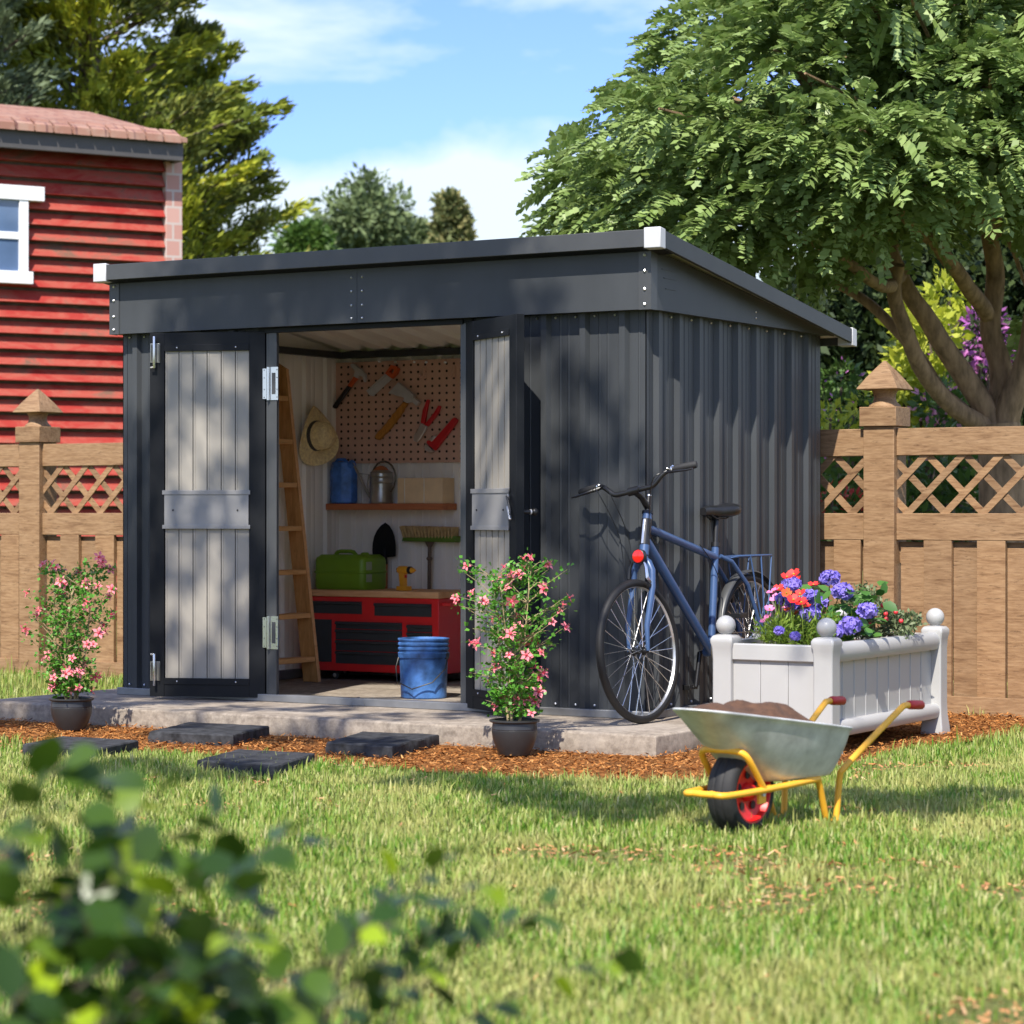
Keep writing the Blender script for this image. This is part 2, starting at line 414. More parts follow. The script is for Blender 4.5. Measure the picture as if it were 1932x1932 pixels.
wall('wall',ribs(L,-2.20,L+.10),ff,lambda u,d,z:(u,.035+d,z),.1,WT,[L+.05,L+.15,L+.25])
wall('wall',ribs(-1.0,0,-.972+.43-.214-.003),ff,lambda u,d,z:(u,.035+d,z),.1,WT,sc([-.755,-.541,-.327,-.113])[:7])
sides=[.085+.2145*i for i in range(9)]
wall('wall',ribs(0,D,.10,.2145),lambda u,d,z:(-d,u,z),lambda u,d,z:(-.03-d,u,z),.1,WT,sc(sides)[1:])
wall('wall',ribs(0,D,.10,.2145),lambda u,d,z:(L+d,u,z),lambda u,d,z:(L+.03+d*.8,u,z),.1,WT,None)
wall('wall',ribs(L,0,L+.12),lambda u,d,z:(u,D-d,z),lambda u,d,z:(u,D-.035+d,z),.1,WT,None)
# base rail
mb=MB()
mb.box(L-.012,.035,-.036,.0,.1005,.138); mb.box(.0,.035,.0,D+.03,.1005,.138); mb.box(L-.012,L,.0,D+.03,.1005,.136); mb.box(L,0,D,D+.03,.1005,.136)
mb.box(L+.033,-.033,D-.075,D-.042,.1005,.138); mb.box(L+.035,L+.06,.02,D-.08,.1005,.155)
part('base_rail',mb,M_['rail_grey'],shed,True,bevel=.003)
mb=MB(); mb.box(-2.16,-1.0,.0,.05,.1005,.136); mb.box(-1.66,-1.655,-.038,.04,.101,.140); mb.box(-1.58,-1.575,-.038,.04,.101,.140)
part('threshold',mb,M_['rail_grey'],shed,True,bevel=.002)
# jambs + header
for x0,x1 in ((-2.20,-2.135),(-1.02,-.985)):
    mb=MB(); mb.box(x0,x1,-.018,.004,.138,WT-.03); mb.box(x0+.018,x1+.004,-.024,-.018,.138,WT-.03)
    part('door_jamb',mb,M_['trim_grey'],shed,True,bevel=.002)
mb=MB(); mb.box(-2.25,-.95,-.02,.05,WT-.03,WT+.03); mb.box(-2.2,-1.0,-.03,-.02,WT-.035,WT-.01)
part('door_header',mb,M_['anthracite_dark'],shed,True,bevel=.002)
# fascia
FX0,FX1,FY=-3.185,.067,-.08
fz=2.022
mb=MB(); mb.box(FX0,FX1,FY,FY+.006,fz,2.31)
mb.box(FX0+.004,FX1-.004,FY+.006,-.001,fz+.001,fz+.006)
for x in (-1.625,-1.56):
    for z in (2.045,2.11,2.18,2.25): mb.ball((x,FY-.001,z),.006,8,1)
mb.box(-1.5935,-1.5915,FY-.0015,FY,fz,2.31)
part('fascia',mb,[M_['anthracite'],M_['screw']],shed,True,smooth=30)
for sx,x0,x1 in ((1,FX1-.006,FX1),(-1,FX0,FX0+.006)):
    mb=MB(); ys=[FY,D+.03]
    mb.hexa([(x0,FY+.0065,fz),(x1,FY+.0065,fz),(x1,ys[1],fz),(x0,ys[1],fz)],[(x0,FY+.0065,roofz(FY)-.07),(x1,FY+.0065,roofz(FY)-.07),(x1,ys[1],roofz(ys[1])-.03),(x0,ys[1],roofz(ys[1])-.03)])
    a,b=(.001,FX1-.007) if sx>0 else (FX0+.007,L-.001)
    mb.box(a,b,0.0,D,fz+.002,fz+.006)
    if sx>0:
        for z in (2.055,2.085): mb.ball((x1,1.06,z),.005,8,1)
        for k,z in enumerate((2.215,2.175,2.125)): mb.box(x1,x1+.003,.03+.02*k,.17,z,z+.004)
    part('side_fascia',mb,[M_['anthracite'],M_['screw']],shed,True,smooth=30)
for x0,x1 in ((FX0-.003,FX0+.062),(FX1-.062,FX1+.003)):
    mb=MB(); mb.box(x0,x1,FY-.004,FY-.0005,fz-.002,2.305)
    sd=(x0,x0+.0025) if x0<-1 else (x1-.0025,x1)
    mb.box(sd[0],sd[1],FY-.0005,FY+.06,fz-.002,2.30)
    for z in (2.045,2.115,2.20,2.275): mb.ball(((x0+x1)/2,FY-.005,z),.0085,8,1)
    part('corner_trim',mb,[M_['trim_grey'],M_['screw']],shed,True)
# inner gables and wall plates
for x in (-.04,L+.034):
    mb=MB(); mb.hexa([(x,.0,WT),(x+.006,.0,WT),(x+.006,D-.04,WT),(x,D-.04,WT)],[(x,0,roofz(0)-.03),(x+.006,0,roofz(0)-.03),(x+.006,D-.04,roofz(D)-.03),(x,D-.04,roofz(D)-.03)])
    part('gable_lining',mb,M_['lining'],shed,True,smooth=0)
mb=MB(); mb.box(L+.05,L+.09,.02,D-.08,1.995,2.035); mb.box(L+.05,-.05,D-.09,D-.05,1.995,2.035)
part('wall_plate',mb,M_['anthracite'],shed,True,bevel=.002)
# roof
RX0,RX1,RY0,RY1=-3.225,.16,-.165,2.12
mb=MB(); P=ribs(RX0+.02,RX1-.02,RX0+.12,.20,.028,.10,.05,False)
mb.sheet(P,RY0+.02,RY1-.02,.005,lambda u,d,t:(u,t,roofz(t)-.036-d*.9),0,1)
roof=part('roof',mb,[M_['anthracite'],M_['lining']],shed,True,smooth=25)
mb=MB(); mb.box(RX0+.05,RX1-.05,RY0,RY0+.02,2.303,2.384); part('roof_edge',mb,M_['trim_grey'],roof,True,bevel=.002)
mb=MB(); mb.box(RX0+.05,RX1-.05,RY1-.02,RY1,roofz(RY1)-.08,roofz(RY1)); part('roof_edge',mb,M_['trim_grey'],roof,True,bevel=.002)
for x in (RX0,RX1-.02):
    mb=MB(); a,b=RY0+.05,RY1-.04
    mb.hexa([(x,a,roofz(a)-.082),(x+.02,a,roofz(a)-.082),(x+.02,b,roofz(b)-.078),(x,b,roofz(b)-.078)],[(x,a,roofz(a)-.001),(x+.02,a,roofz(a)-.001),(x+.02,b,roofz(b)-.001),(x,b,roofz(b)-.001)])
    part('roof_edge',mb,M_['anthracite'],roof,True,bevel=.002)
mb=MB(); mb.hexa([(RX0+.02,RY0+.02,2.300),(RX1-.02,RY0+.02,2.300),(RX1-.02,0,2.28),(RX0+.02,0,2.28)],[(RX0+.02,RY0+.02,2.304),(RX1-.02,RY0+.02,2.304),(RX1-.02,0,2.284),(RX0+.02,0,2.284)])
part('soffit',mb,M_['anthracite_dark'],shed,True,smooth=0)
for x in (RX0-.004,RX1-.084):
    for y0,y1 in ((RY0-.004,RY0+.05),(RY1-.055,RY1+.004)):
        mb=MB(); mb.hexa([(x,y0,roofz(y0)-.092),(x+.088,y0,roofz(y0)-.092),(x+.088,y1,roofz(y1)-.088),(x,y1,roofz(y1)-.088)],[(x,y0,roofz(y0)+.005),(x+.088,y0,roofz(y0)+.005),(x+.088,y1,roofz(y1)+.005),(x,y1,roofz(y1)+.005)])
        part('corner_cap',mb,M_['cap_plastic'],roof,True,bevel=.004)
# doors
def leaf(h,e,z0=.118,z1=2.005,left=True):
    h=Vector((*h,0)); e=Vector((*e,0)); w=(e-h).length; dx=(e-h).normalized()
    n=Vector((dx.y,-dx.x,0)); 
    if n.dot(CAM-h)<0: n=-n
    M=Matrix(((dx.x,-n.x,0,h.x),(dx.y,-n.y,0,h.y),(0,0,1,0),(0,0,0,1)))
    def pt(name,mb,mat,par,**k): mb.xf(M); return part(name,mb,mat,par,True,**k)
    mb=MB(); fr=.085; fe=.078; ft=.075; th=.042
    mb.box(0,fr,0,th,z0,z1); mb.box(w-fe,w,0,th,z0,z1); mb.box(fr,w-fe,.001,th-.001,z1-ft,z1-.001); mb.box(fr,w-fe,.001,th-.001,z0+.001,z0+ft)
    mb.box(fr,w-fe,-.0035,.0005,z1-ft-.022,z1-ft+.012); mb.box(fr,w-fe,-.0035,.0005,z0+ft-.012,z0+ft+.022)
    for u in (fr+.07,w-fe-.07):
        for z in (z1-ft-.004,z0+ft+.004): mb.ball((u,-.005,z),.005,8,1)
    door=pt('door',mb,[M_['anthracite_dark'],M_['screw']],shed,bevel=.0015)
    mb=MB(); mb.box(fr-.001,w-fe+.001,.020,.034,z0+ft-.01,z1-ft+.01,1); a=fr+.001; b=w-fe-.001; k=6; sp=(b-a)/k
    for i in range(k): 
        mb.box(a+i*sp+.002,a+(i+1)*sp-.004,.009,.0195,z0+ft+.002,z1-ft-.002)
        mb.box(a+(i+1)*sp-.012,a+(i+1)*sp-.0035,.0065,.009,z0+ft+.003,z1-ft-.003)
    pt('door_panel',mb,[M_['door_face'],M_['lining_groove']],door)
    mb=MB(); mb.box(fr+.002,w-fe-.002,-.006,.005,.99,1.185); mb.box(fr-.008,w-fe+.008,-.010,-.006,.988,1.008); mb.box(fr-.008,w-fe+.008,-.010,-.006,1.165,1.187)
    for u in (fr+.06,w-fe-.05): mb.ball((u,-.008,1.085),.005,8,1)
    pt('door_brace',mb,[M_['brace_grey'],M_['black_plastic']],door,bevel=.001)
    if left:
        for zc,s in ((1.905,1),(.255,-1)):
            mb=MB(); u=w-.028
            mb.box(u-.028,u+.024,-.004,.0,zc-.055,zc+.045,1); mb.box(u-.026,u-.022,-.022,-.004,zc-.05,zc+.04,1); mb.box(u+.014,u+.018,-.022,-.004,zc-.05,zc+.04,1)
            mb.tube([(u-.004,-.024,zc-.085*s-.0),(u-.004,-.024,zc+.08*s)],.0075,10,0)
            mb.tube([(u-.004,-.024,zc-.08*s),(u+.016,-.024,zc-.083*s)],.006,8,1)
            pt('latch_bolt',mb,[M_['chrome'],M_['zinc']],door,bevel=.001)
    else:
        mb=MB(); u=w-.045
        mb.tube([(u,th,1.075),(u,th+.055,1.075)],.011,12,0); mb.tube([(u,th+.05,1.075),(u,th+.057,1.075)],.013,12,1); mb.ball((u,th+.075,1.075),.019,14,0)
        pt('door_knob',mb,[M_['black_plastic'],M_['steel']],door)
        mb=MB(); u=w-.05
        mb.hexa([(u-.03,-.014,1.13),(u-.012,-.014,1.15),(u-.012,-.010,1.15),(u-.03,-.010,1.13)],[(u-.02,-.014,1.155),(u-.018,-.014,1.16),(u-.018,-.010,1.16),(u-.02,-.010,1.155)])
        mb.tube([(u-.025,-.014,1.15),(u+.02,-.018,1.085),(u+.022,-.018,1.06)],.006,8,1); mb.tube([(u-.02,-.012,1.10),(u+.012,-.014,1.04)],.007,8,0)
        pt('door_latch',mb,[M_['steel'],M_['black_plastic']],door)
    return door
leaf((-2.205,-.022),(-2.783,-.243),left=True)
leaf((-.985,-.025),(-.505,-.345),left=False)
for z in (1.735,.455):
    mb=MB(); y=-.026
    mb.box(-2.215,-2.186,y-.003,y,z-.078,z+.078,0); mb.box(-2.166,-2.118,y-.003,y,z-.085,z+.085,0)
    mb.tube([(-2.176,y-.008,z-.085),(-2.176,y-.008,z+.085)],.0095,10,0)
    mb.box(-2.156,-2.134,y-.0045,y-.003,z-.055,z+.055,1)
    for dz in (-.07,-.03,.03,.07): mb.ball((-2.124,y-.003,z+dz),.0035,6,1); mb.ball((-2.205,y-.003,z+dz),.0035,6,1)
    part('hinge',mb,[M_['chrome'],M_['trim_grey']],shed,True)

# ------------------------------------------------------------------ fence
fence=thing('lattice_fence','light brown wooden fence with lattice top running behind the shed','fence',(.29,2.2,0))
def post(x):
    mb=MB(); y0=2.12; w=.177
    mb.box(x-w/2,x+w/2,y0,y0+w,0,1.535); p=part('post',mb,M_['fence_wood'],fence,True,bevel=.004)
    mb=MB(); yc=y0+w/2; b=.105; mb.box(x-b,x+b,yc-b,yc+b,1.536,1.640)
    mb.lathe([(.088,1.640),(.085,1.650),(.066,1.668),(.058,1.690),(.062,1.715),(.075,1.737)],Matrix.Translation((x,yc,0)),28)
    t=.118; rows=[(t,1.735),(t*.985,1.742),(t*.66,1.80),(t*.34,1.85),(.006,1.892)]
    vs=[];fs=[]
    for r,z in rows: vs+=[(x-r,yc-r,z),(x+r,yc-r,z),(x+r,yc+r,z),(x-r,yc+r,z)]
    for k in range(len(rows)-1):
        for i in range(4): fs.append((k*4+i,k*4+(i+1)%4,k*4+4+(i+1)%4,k*4+4+i))
    fs+= [(3,2,1,0),(16,17,18,19)]; mb.add(vs,fs)
    part('post_cap',mb,M_['fence_wood'],p,True,smooth=35,bevel=.003)
PX=[.29+2.008*k for k in range(-4,3)]
for x in PX: post(x)
for a,b in zip(PX[:-1],PX[1:]):
    x0=a+.0885; x1=b-.0885; y=2.15
    mb=MB(); mb.box(x0,x1,y,y+.05,1.377,1.524); part('rail',mb,M_['fence_wood'],fence,True,bevel=.004)
    mb=MB(); mb.box(x0,x1,y,y+.05,.924,1.068); part('rail',mb,M_['fence_wood'],fence,True,bevel=.004)
    mb=MB(); mb.box(x0,x1,y-.012,y+.012,.0,.10); part('kickboard',mb,M_['fence_wood'],fence,True,bevel=.003)
    mb=MB(); x=x0+.005+.01; 
    while x<x1-.02:
        mb.box(x,min(x+.140,x1),y+.030,y+.045,.05,.885); xa=x+.141
        if xa<x1: mb.box(xa,min(xa+.156,x1),y+.001,y+.0295,.05,.9235)
        x+=.298
    mb.box(x0,x1,y+.050,y+.07,.80,.915)
    part('boards',mb,M_['fence_wood'],fence,True,bevel=.0015)
    mb=MB(); zl,zh=1.068,1.377; h=zh-zl; per=.211; w=.052
    k0=-3
    def strip(xb,s,ya,yb):
        # 45 degree strip from bottom x=xb to top x=xb+s*h, clipped to the bay
        def clip(poly):
            for lim,sg in ((x0,1),(x1,-1)):
                outp=[]; n=len(poly)
                for i in range(n):
                    p,q=poly[i],poly[(i+1)%n]; pi=(p[0]-lim)*sg>=0; qi=(q[0]-lim)*sg>=0
                    if pi: outp.append(p)
                    if pi!=qi:
                        t=(lim-p[0])/(q[0]-p[0]); outp.append((lim,p[1]+t*(q[1]-p[1])))
                poly=outp
                if len(poly)<3: return []
            return poly
        poly=clip([(xb-w/2,zl),(xb+w/2,zl),(xb+w/2+s*h,zh),(xb-w/2+s*h,zh)])
        if len(poly)>=3: mb.prism(poly,lambda a,b,d:(a,d,b),ya,yb)
    k=-3; 
    while x0+k*per<x1+.6:
        strip(x0+k*per+.06,1,y+.012,y+.020); strip(x0+k*per+.06,-1,y+.0205,y+.0285); k+=1
    part('lattice',mb,M_['fence_wood'],fence,True,smooth=0)

# ------------------------------------------------------------------ red house
hp=at(335,966,25.0); hp.z=0
ha=math.atan2(RT.y*.862+FW.y*.507, RT.x*.862+FW.x*.507)
house=thing('red_house','red clapboard house with pink shingle roof and white framed window','house',tuple(hp),(0,0,ha))
HE=4.60
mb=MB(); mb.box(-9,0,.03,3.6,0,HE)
hw=part('wall',mb,M_['dark_bark'],house,smooth=0)  # dark tone stands in for the shadow lines between the clapboards
mb=MB(); z=.05; r_=random.Random(3)
while z<HE-.02:
    mb.hexa([(-9,-.072,z+.022),(-.16,-.072,z+.022),(-.16,.028,z+.018),(-9,.028,z+.018)],[(-9,.012,z+.140),(-.16,.012,z+.140),(-.16,.028,z+.140),(-9,.028,z+.140)]); z+=.152
part('clapboards',mb,M_['clap'],house,smooth=0)
mb=MB(); mb.box(-.155,.02,-.076,.028,0,HE-.02); part('corner_brick',mb,M_['brick'],house,bevel=.004)
# roof
ov=.34; zt=4.74; rp=[(-9.5,-ov),(-.04,-ov),(-.04,3.9),(-9.5,3.9)]; rz=5.28; ridge=[(-.25,1.8),(-9.5,1.8)]
mb=MB()
vs=[(*rp[0],zt),(*rp[1],zt),(*rp[2],zt),(*rp[3],zt),(*ridge[0],rz),(*ridge[1],rz)]
vs2=[(x,y,z+.045) for x,y,z in vs]
mb.add(vs2,[(0,1,4,5),(1,2,4),(2,3,5,4)]); mb.add(vs,[(3,2,1,0)])
for i in range(3): mb.add([vs[i],vs[(i+1)%4],vs2[(i+1)%4],vs2[i]],[(0,1,2,3)])
x=-9.4
while x<-.22: mb.hexa([(x,-ov-.02,zt-.012),(x+.17,-ov-.02,zt-.012),(x+.17,-ov+.16,zt+.10),(x,-ov+.16,zt+.10)],[(x+.004,-ov-.012,zt+.058),(x+.166,-ov-.012,zt+.058),(x+.166,-ov+.16,zt+.14),(x+.004,-ov+.16,zt+.14)]); x+=.19
part('roof',mb,M_['tiles'],house,smooth=0)
mb=MB(); mb.box(-9.4,-.06,-ov+.05,-ov+.10,HE-.04,zt+.03); mb.box(-.11,-.06,-ov+.10,3.7,HE-.04,zt+.02); mb.box(-9.4,-.11,-ov+.10,.02,zt-.06,zt-.04)
part('fascia_board',mb,M_['gutter_grey'],house,bevel=.005)
xr=-1.60; zb,ztp=3.40,4.10
mb=MB()
mb.box(xr-1.25,xr+.16,-.13,.0,ztp-.01,ztp+.13); mb.box(xr-1.2,xr+.04,-.145,.0,zb-.12,zb)
mb.box(xr-.09,xr,-.12,.0,zb,ztp-.01); mb.box(xr-1.1,xr-1.01,-.12,.0,zb,ztp-.01); mb.box(xr-1.01,xr-.09,-.105,.0,(zb+ztp)/2-.04,(zb+ztp)/2+.03)
wd=part('window',mb,M_['white_paint'],house,bevel=.004)
mb=MB(); mb.box(xr-1.01,xr-.09,-.088,-.078,zb,ztp-.01); part('pane',mb,M_['glass_dark'],wd,smooth=0)

# ------------------------------------------------------------------ paving stones
pav=[([(-1.904,-1.33),(-1.45,-1.28),(-1.60,-.80),(-2.062,-.83)],'dark slate stepping stone lying against the slab beside the left potted shrub'),
     ([(-.892,-1.339),(-.517,-1.374),(-.66,-.77),(-1.045,-.83)],'dark slate stepping stone lying against the slab in front of the blue bucket'),
     ([(-.89,-2.265),(-.447,-2.319),(-.64,-1.777),(-1.016,-1.812)],'dark slate stepping stone at the lawn edge nearest the viewer'),
     ([(-1.98,-2.10),(-1.527,-2.146),(-1.66,-1.70),(-2.08,-1.72)],'dark slate stepping stone at the left partly hidden by grass')]
for q,lab in pav:
    c=Vector((sum(p[0] for p in q)/4,sum(p[1] for p in q)/4,0)); n=14; mb=MB(); rows=[]
    for ins,z in ((0,0.0),(0,.030),(.001,.052),(.007,.058)):
        row=[]
        for e in range(4):
            a,b=Vector((*q[e],0)),Vector((*q[(e+1)%4],0))
            for i in range(n):
                p=a.lerp(b,i/n)-c; p*=1-ins/ p.length*1.0
                w=noise.noise(Vector((p.x*22+c.x*7,p.y*22,z*30)))*.009
                p*=1+w/p.length; row.append((p.x,p.y,z+(noise.noise(Vector((p.x*12,p.y*12,c.x)))*.002 if z>.04 else 0)))
        rows.append(row)
    k=4*n; vs=sum(rows,[])+[(0,0,.059)]; fs=[]
    for r0 in range(3):
        for i in range(k): fs.append((r0*k+i,r0*k+(i+1)%k,(r0+1)*k+(i+1)%k,(r0+1)*k+i))
    for i in range(k): fs.append((3*k+i,3*k+(i+1)%k,4*k))
    mb.add(vs,fs); solo('stepping_stone',mb,M_['stone_dark'],lab,'stepping stone',tuple(c),group='stepping stones in front of the shed',smooth=28)
# ------------------------------------------------------------------ inside the shed
WY=1.942      # face of the pegboard
def pgx(cx): return -3.092+(cx-763)*.000846
def pgz(cy,cx=1200): return 1.700-(cy-829)*.000695+(cx-763)*.0000035
def pg(p,y0,y1,mb,m=0):
    mb.prism([(pgx(a),pgz(b,a)) for a,b in p],lambda a,b,d:(a,d,b),y0,y1,m); return mb
pb=thing('pegboard','salmon brown perforated pegboard screwed to the back wall of the shed','pegboard',(-2.66,WY,1.66))
mb=MB(); mb.box(-3.178,-2.15,WY,WY+.012,1.366,1.972)
for i in range(21):
    for j in range(14):
        x=-3.145+i*.0500; z=1.944-j*.0428
        if x<-2.17: mb.lathe([(.0080,0),(.0080,.0012)],Matrix.Translation((x,WY-.0012,z))@Matrix.Rotation(R(-90),4,'X'),8,1)
part('board',mb,[M_['pegboard'],M_['hole_dark']],pb,True,smooth=30)
# tools
def tool(name,label,cat,parts,c):
    t=thing(name,label,cat,(pgx(c[0]),WY-.02,pgz(c[1])))
    for nm,polys,mat,y0,y1,bv in parts:
        mb=MB()
        for p in polys: pg(p,WY+y0,WY+y1,mb)
        part(nm,mb,M_[mat],t,True,bevel=bv,smooth=45)
    return t
tool('hammer','claw hammer with black and orange grip on the pegboard','hammer',[
 ('head',[[(868,460),(885,450),(910,466),(925,485),(955,498),(990,545),(998,600),(985,618),(970,572),(940,555),(928,583),(893,563),(905,520),(895,502),(872,482)]],'steel',-.040,-.014,.003),
 ('handle',[[(700,822),(735,838),(868,655),(838,638)]],'black_plastic',-.038,-.016,.006),
 ('collar',[[(838,638),(868,656),(926,583),(892,562)]],'orange_tool',-.036,-.018,.005)],(850,640))
hs=tool('hand_saw','short hand saw with orange handle on the pegboard','saw',[
 ('blade',[[(993,690),(1160,548),(1215,590),(1050,738),(1015,728)]],'steel',-.022,-.019,0)],(1120,640))
mb=MB(); ho=[(1158,548),(1210,478),(1240,488),(1270,512),(1252,560),(1215,594)]; cx_,cy_=1216,530
inn=[(cx_+(a-cx_)*.38,cy_+(b-cy_)*.38) for a,b in ho]
for y in range(6): pg([ho[y],ho[(y+1)%6],inn[(y+1)%6],inn[y]],WY-.034,WY-.010,mb)
part('handle',mb,M_['orange_tool'],hs,True)
mb=MB(); pg([(993,688),(1158,546),(1166,556),(1000,698)],WY-.025,WY-.016,mb); part('spine',mb,M_['alu'],hs,True)
hz=[(1310,795),(1348,808),(1335,835),(1318,850),(1310,880),(1292,900),(1282,925),(1262,942),(1250,968),(1228,985),(1215,1010),(1192,1030),(1178,1052),(1152,1070),(1135,1095),(1112,1115),(1085,1110),(1068,1088),(1085,1060),(1105,1035),(1128,1018),(1145,990),(1168,972),(1183,945),(1205,925),(1220,898),(1242,878),(1258,850),(1280,830)]
tool('hatchet','hatchet with grey head and carved orange wood handle on the pegboard','hatchet',[
 ('head',[[(1275,628),(1405,742),(1390,800),(1345,806),(1318,790),(1325,762),(1192,718)],[(1385,795),(1405,765),(1448,800),(1428,834)]],'steel',-.045,-.012,.003),
 ('handle',[hz],'hatchet_wood',-.036,-.016,.006)],(1260,850))
tool('pliers','open pliers with red handles on the pegboard','pliers',[
 ('handle',[[(1506,780),(1525,785),(1510,850),(1485,990),(1452,978),(1470,870)],[(1600,832),(1618,842),(1600,900),(1512,1012),(1484,992),(1562,895)]],'red_tool',-.034,-.014,.005),
 ('jaws',[[(1455,978),(1505,1008),(1490,1045),(1452,1110),(1420,1142),(1395,1130),(1398,1080),(1430,1030)]],'alu',-.032,-.016,.004)],(1490,970))
tool('pipe_wrench','red pipe wrench with grey jaws at the right end of the pegboard','wrench',[
 ('handle',[[(1716,948),(1735,938),(1758,960),(1750,985),(1640,1130),(1575,1216),(1505,1152),(1508,1126),(1555,1132),(1600,1082)]],'red_tool',-.036,-.014,.004),
 ('jaws',[[(1500,1152),(1562,1222),(1532,1235),(1495,1210),(1484,1180)],[(1528,1118),(1568,1084),(1584,1102),(1546,1142)]],'alu',-.038,-.012,.003)],(1620,1080))
for k,(cx,cy) in enumerate(((1465,560),(1710,555))):
    mb=MB(); x,z=pgx(cx),pgz(cy)
    mb.tube([(x,WY-.006,z+.03),(x-.004,WY-.012,z-.012),(x-.014,WY-.03,z-.026),(x-.018,WY-.034,z-.010)],.0055,8); mb.box(x-.008,x+.008,WY-.009,WY-.001,z-.03,z+.032)
    solo('peg_hook',mb,M_['pegboard'],('empty brown peg hook on the board above the open pliers','empty brown peg hook on the board above the pipe wrench')[k],'hook',(x,WY,z),group='empty hooks on the pegboard',world=True,bevel=.002)
for k,(cx,lab) in enumerate(((1095,'white push pin on the pegboard edge right above the saw blade'),(1228,'white push pin above the orange saw handle'),(1385,'white push pin above and left of the left peg hook'),(1485,'white push pin just above the left peg hook'),(1642,'white push pin above and left of the right peg hook'))):
    x,z=pgx(cx),pgz((442,452,458,464,470)[k]); mb=MB(); mb.lathe([(.003,0),(.0065,.003),(.004,.008),(.0075,.014),(.006,.016)],Matrix.Translation((x,WY-.002,z))@Matrix.Rotation(R(90),4,'X'),10)
    solo('push_pin',mb,M_['white_paint'],lab,'push pin',(x,WY-.002,z),group='push pins along the pegboard top',world=True)
# shelf and what stands on it
mb=MB(); mb.box(-3.245,-2.29,1.82,1.967,1.087,1.125)
sh=mb; sh.v=[(max(x,-3.125),y,z) for x,y,z in sh.v]
solo('wall_shelf',sh,M_['shelf_wood'],'reddish brown wooden shelf on the back wall under the pegboard','shelf',(-2.7,1.9,1.106),world=True,bevel=.003)
SZ=1.1255
t=thing('blue_jug','scuffed dark blue plastic jug with a side spout at the left end of the shelf','jug',(-3.045,1.895,SZ))
mb=MB(); mb.lathe([(.076,0),(.082,.008),(.082,.19),(.078,.205),(.074,.225),(.074,.243),(.066,.250)],None,8)
mb.xf(Matrix.Rotation(R(22),4,'Z')@Matrix.Diagonal((1.02,.86,1,1))); part('body',mb,M_['blue_drum'],t,bevel=.006,smooth=30)
mb=MB(); mb.lathe([(.020,0),(.024,.02),(.022,.035)],Matrix.Translation((.055,-.02,.225))@Matrix.Rotation(R(60),4,'Y'),14); mb.tube([(-.04,-.03,.245),(-.02,-.03,.262),(.02,-.02,.262),(.035,-.02,.245)],.010,8)
part('spout',mb,M_['blue_drum'],t)
t=thing('watering_can','old tarnished metal watering can with a long thin spout on the shelf','watering can',(-2.775,1.895,SZ))
mb=MB(); mb.lathe([(.070,0),(.072,.006),(.069,.012),(.068,.118),(.071,.122),(.068,.128),(.068,.150),(.071,.154),(.067,.160),(.066,.178),(.070,.182),(.066,.186),(.045,.198),(.02,.204),(.001,.206)],None,28)
part('body',mb,M_['zinc'],t,smooth=30)
mb=MB(); mb.tube([(-.060,-.015,.035),(-.10,-.02,.085),(-.165,-.02,.20),(-.188,-.02,.235)],[.013,.009,.007,.007],10); mb.tube([(-.19,-.02,.238),(-.178,-.02,.22)],[.010,.008],10)
mb.tube([(-.06,0,.168),(-.10,-.01,.175),(-.152,-.02,.178)],.003,6); part('spout',mb,M_['zinc'],t)
mb=MB(); hp_=[(-.055+.0,-.0,.17)]+[(.018+.085*math.cos(a),0,.150+.10*math.sin(a)) for a in [R(160-k*19) for k in range(13)]]; mb.tube(hp_+[(.062,0,.05)],.0058,8); mb.tube([(-.068,-.03,.17),(-.075,-.035,.11),(-.068,-.03,.05)],.004,6)
part('handle',mb,M_['brass_dark'],t)
mb=MB(); mb.lathe([(.045,.198),(.03,.215),(.012,.222),(.001,.224)],None,20); part('lid',mb,M_['shelf_wood'],t)
t=thing('cardboard_box','pale cardboard box tied with white string at the right end of the shelf','box',(-2.46,1.90,SZ))
mb=MB(); mb.box(-.158,.155,-.066,.060,0,.148); mb.box(-.158,.155,-.003,.003,.148,.1495); part('body',mb,M_['cardboard'],t,bevel=.002)
for x in (-.108,.028):
    mb=MB(); mb.tube([(x,-.068,.002),(x,-.068,.150),(x,.062,.150),(x,.062,.002)],.0022,6); part('string',mb,M_['string_white'],t)
# hat
t=thing('straw_hat','wide brimmed straw sun hat with dark band hanging on the left wall','hat',(-3.11,1.655,1.525))
def hat_pt(r,th,h):
    w=1+.05*math.cos(2*th+.4); bend=0
    if r>.1: bend=.045*math.cos(2*th+1.0)*((r-.1)/.08)**1.4+.018*((r-.1)/.08)
    y=r*w*math.cos(th); z=r*1.02*math.sin(th)
    return (h+bend+.02,y,z)
rings=[(.001,.122),(.04,.120),(.066,.108),(.078,.085),(.082,.05),(.084,.02),(.088,.006),(.105,.0),(.13,.0),(.155,.002),(.172,.006),(.174,.003),(.155,-.002),(.12,-.004)]
n=40; vs=[];fs=[]
for r,h in rings:
    for j in range(n): vs.append(hat_pt(r,2*math.pi*j/n,h))
for i in range(len(rings)-1):
    for j in range(n): fs.append((i*n+j,i*n+(j+1)%n,(i+1)*n+(j+1)%n,(i+1)*n+j))
mb=MB(); mb.add(vs,fs); part('hat_body',mb,M_['straw'],t,smooth=60)
mb=MB(); vs=[];fs=[]
for r,h in ((.0838,.032),(.0862,.030),(.0885,.012),(.088,.009)):
    for j in range(n): vs.append(hat_pt(r,2*math.pi*j/n,h))
for i in range(3):
    for j in range(n): fs.append((i*n+j,i*n+(j+1)%n,(i+1)*n+(j+1)%n,(i+1)*n+j))
mb.add(vs,fs); part('hat_band',mb,M_['hat_band'],t,smooth=60)
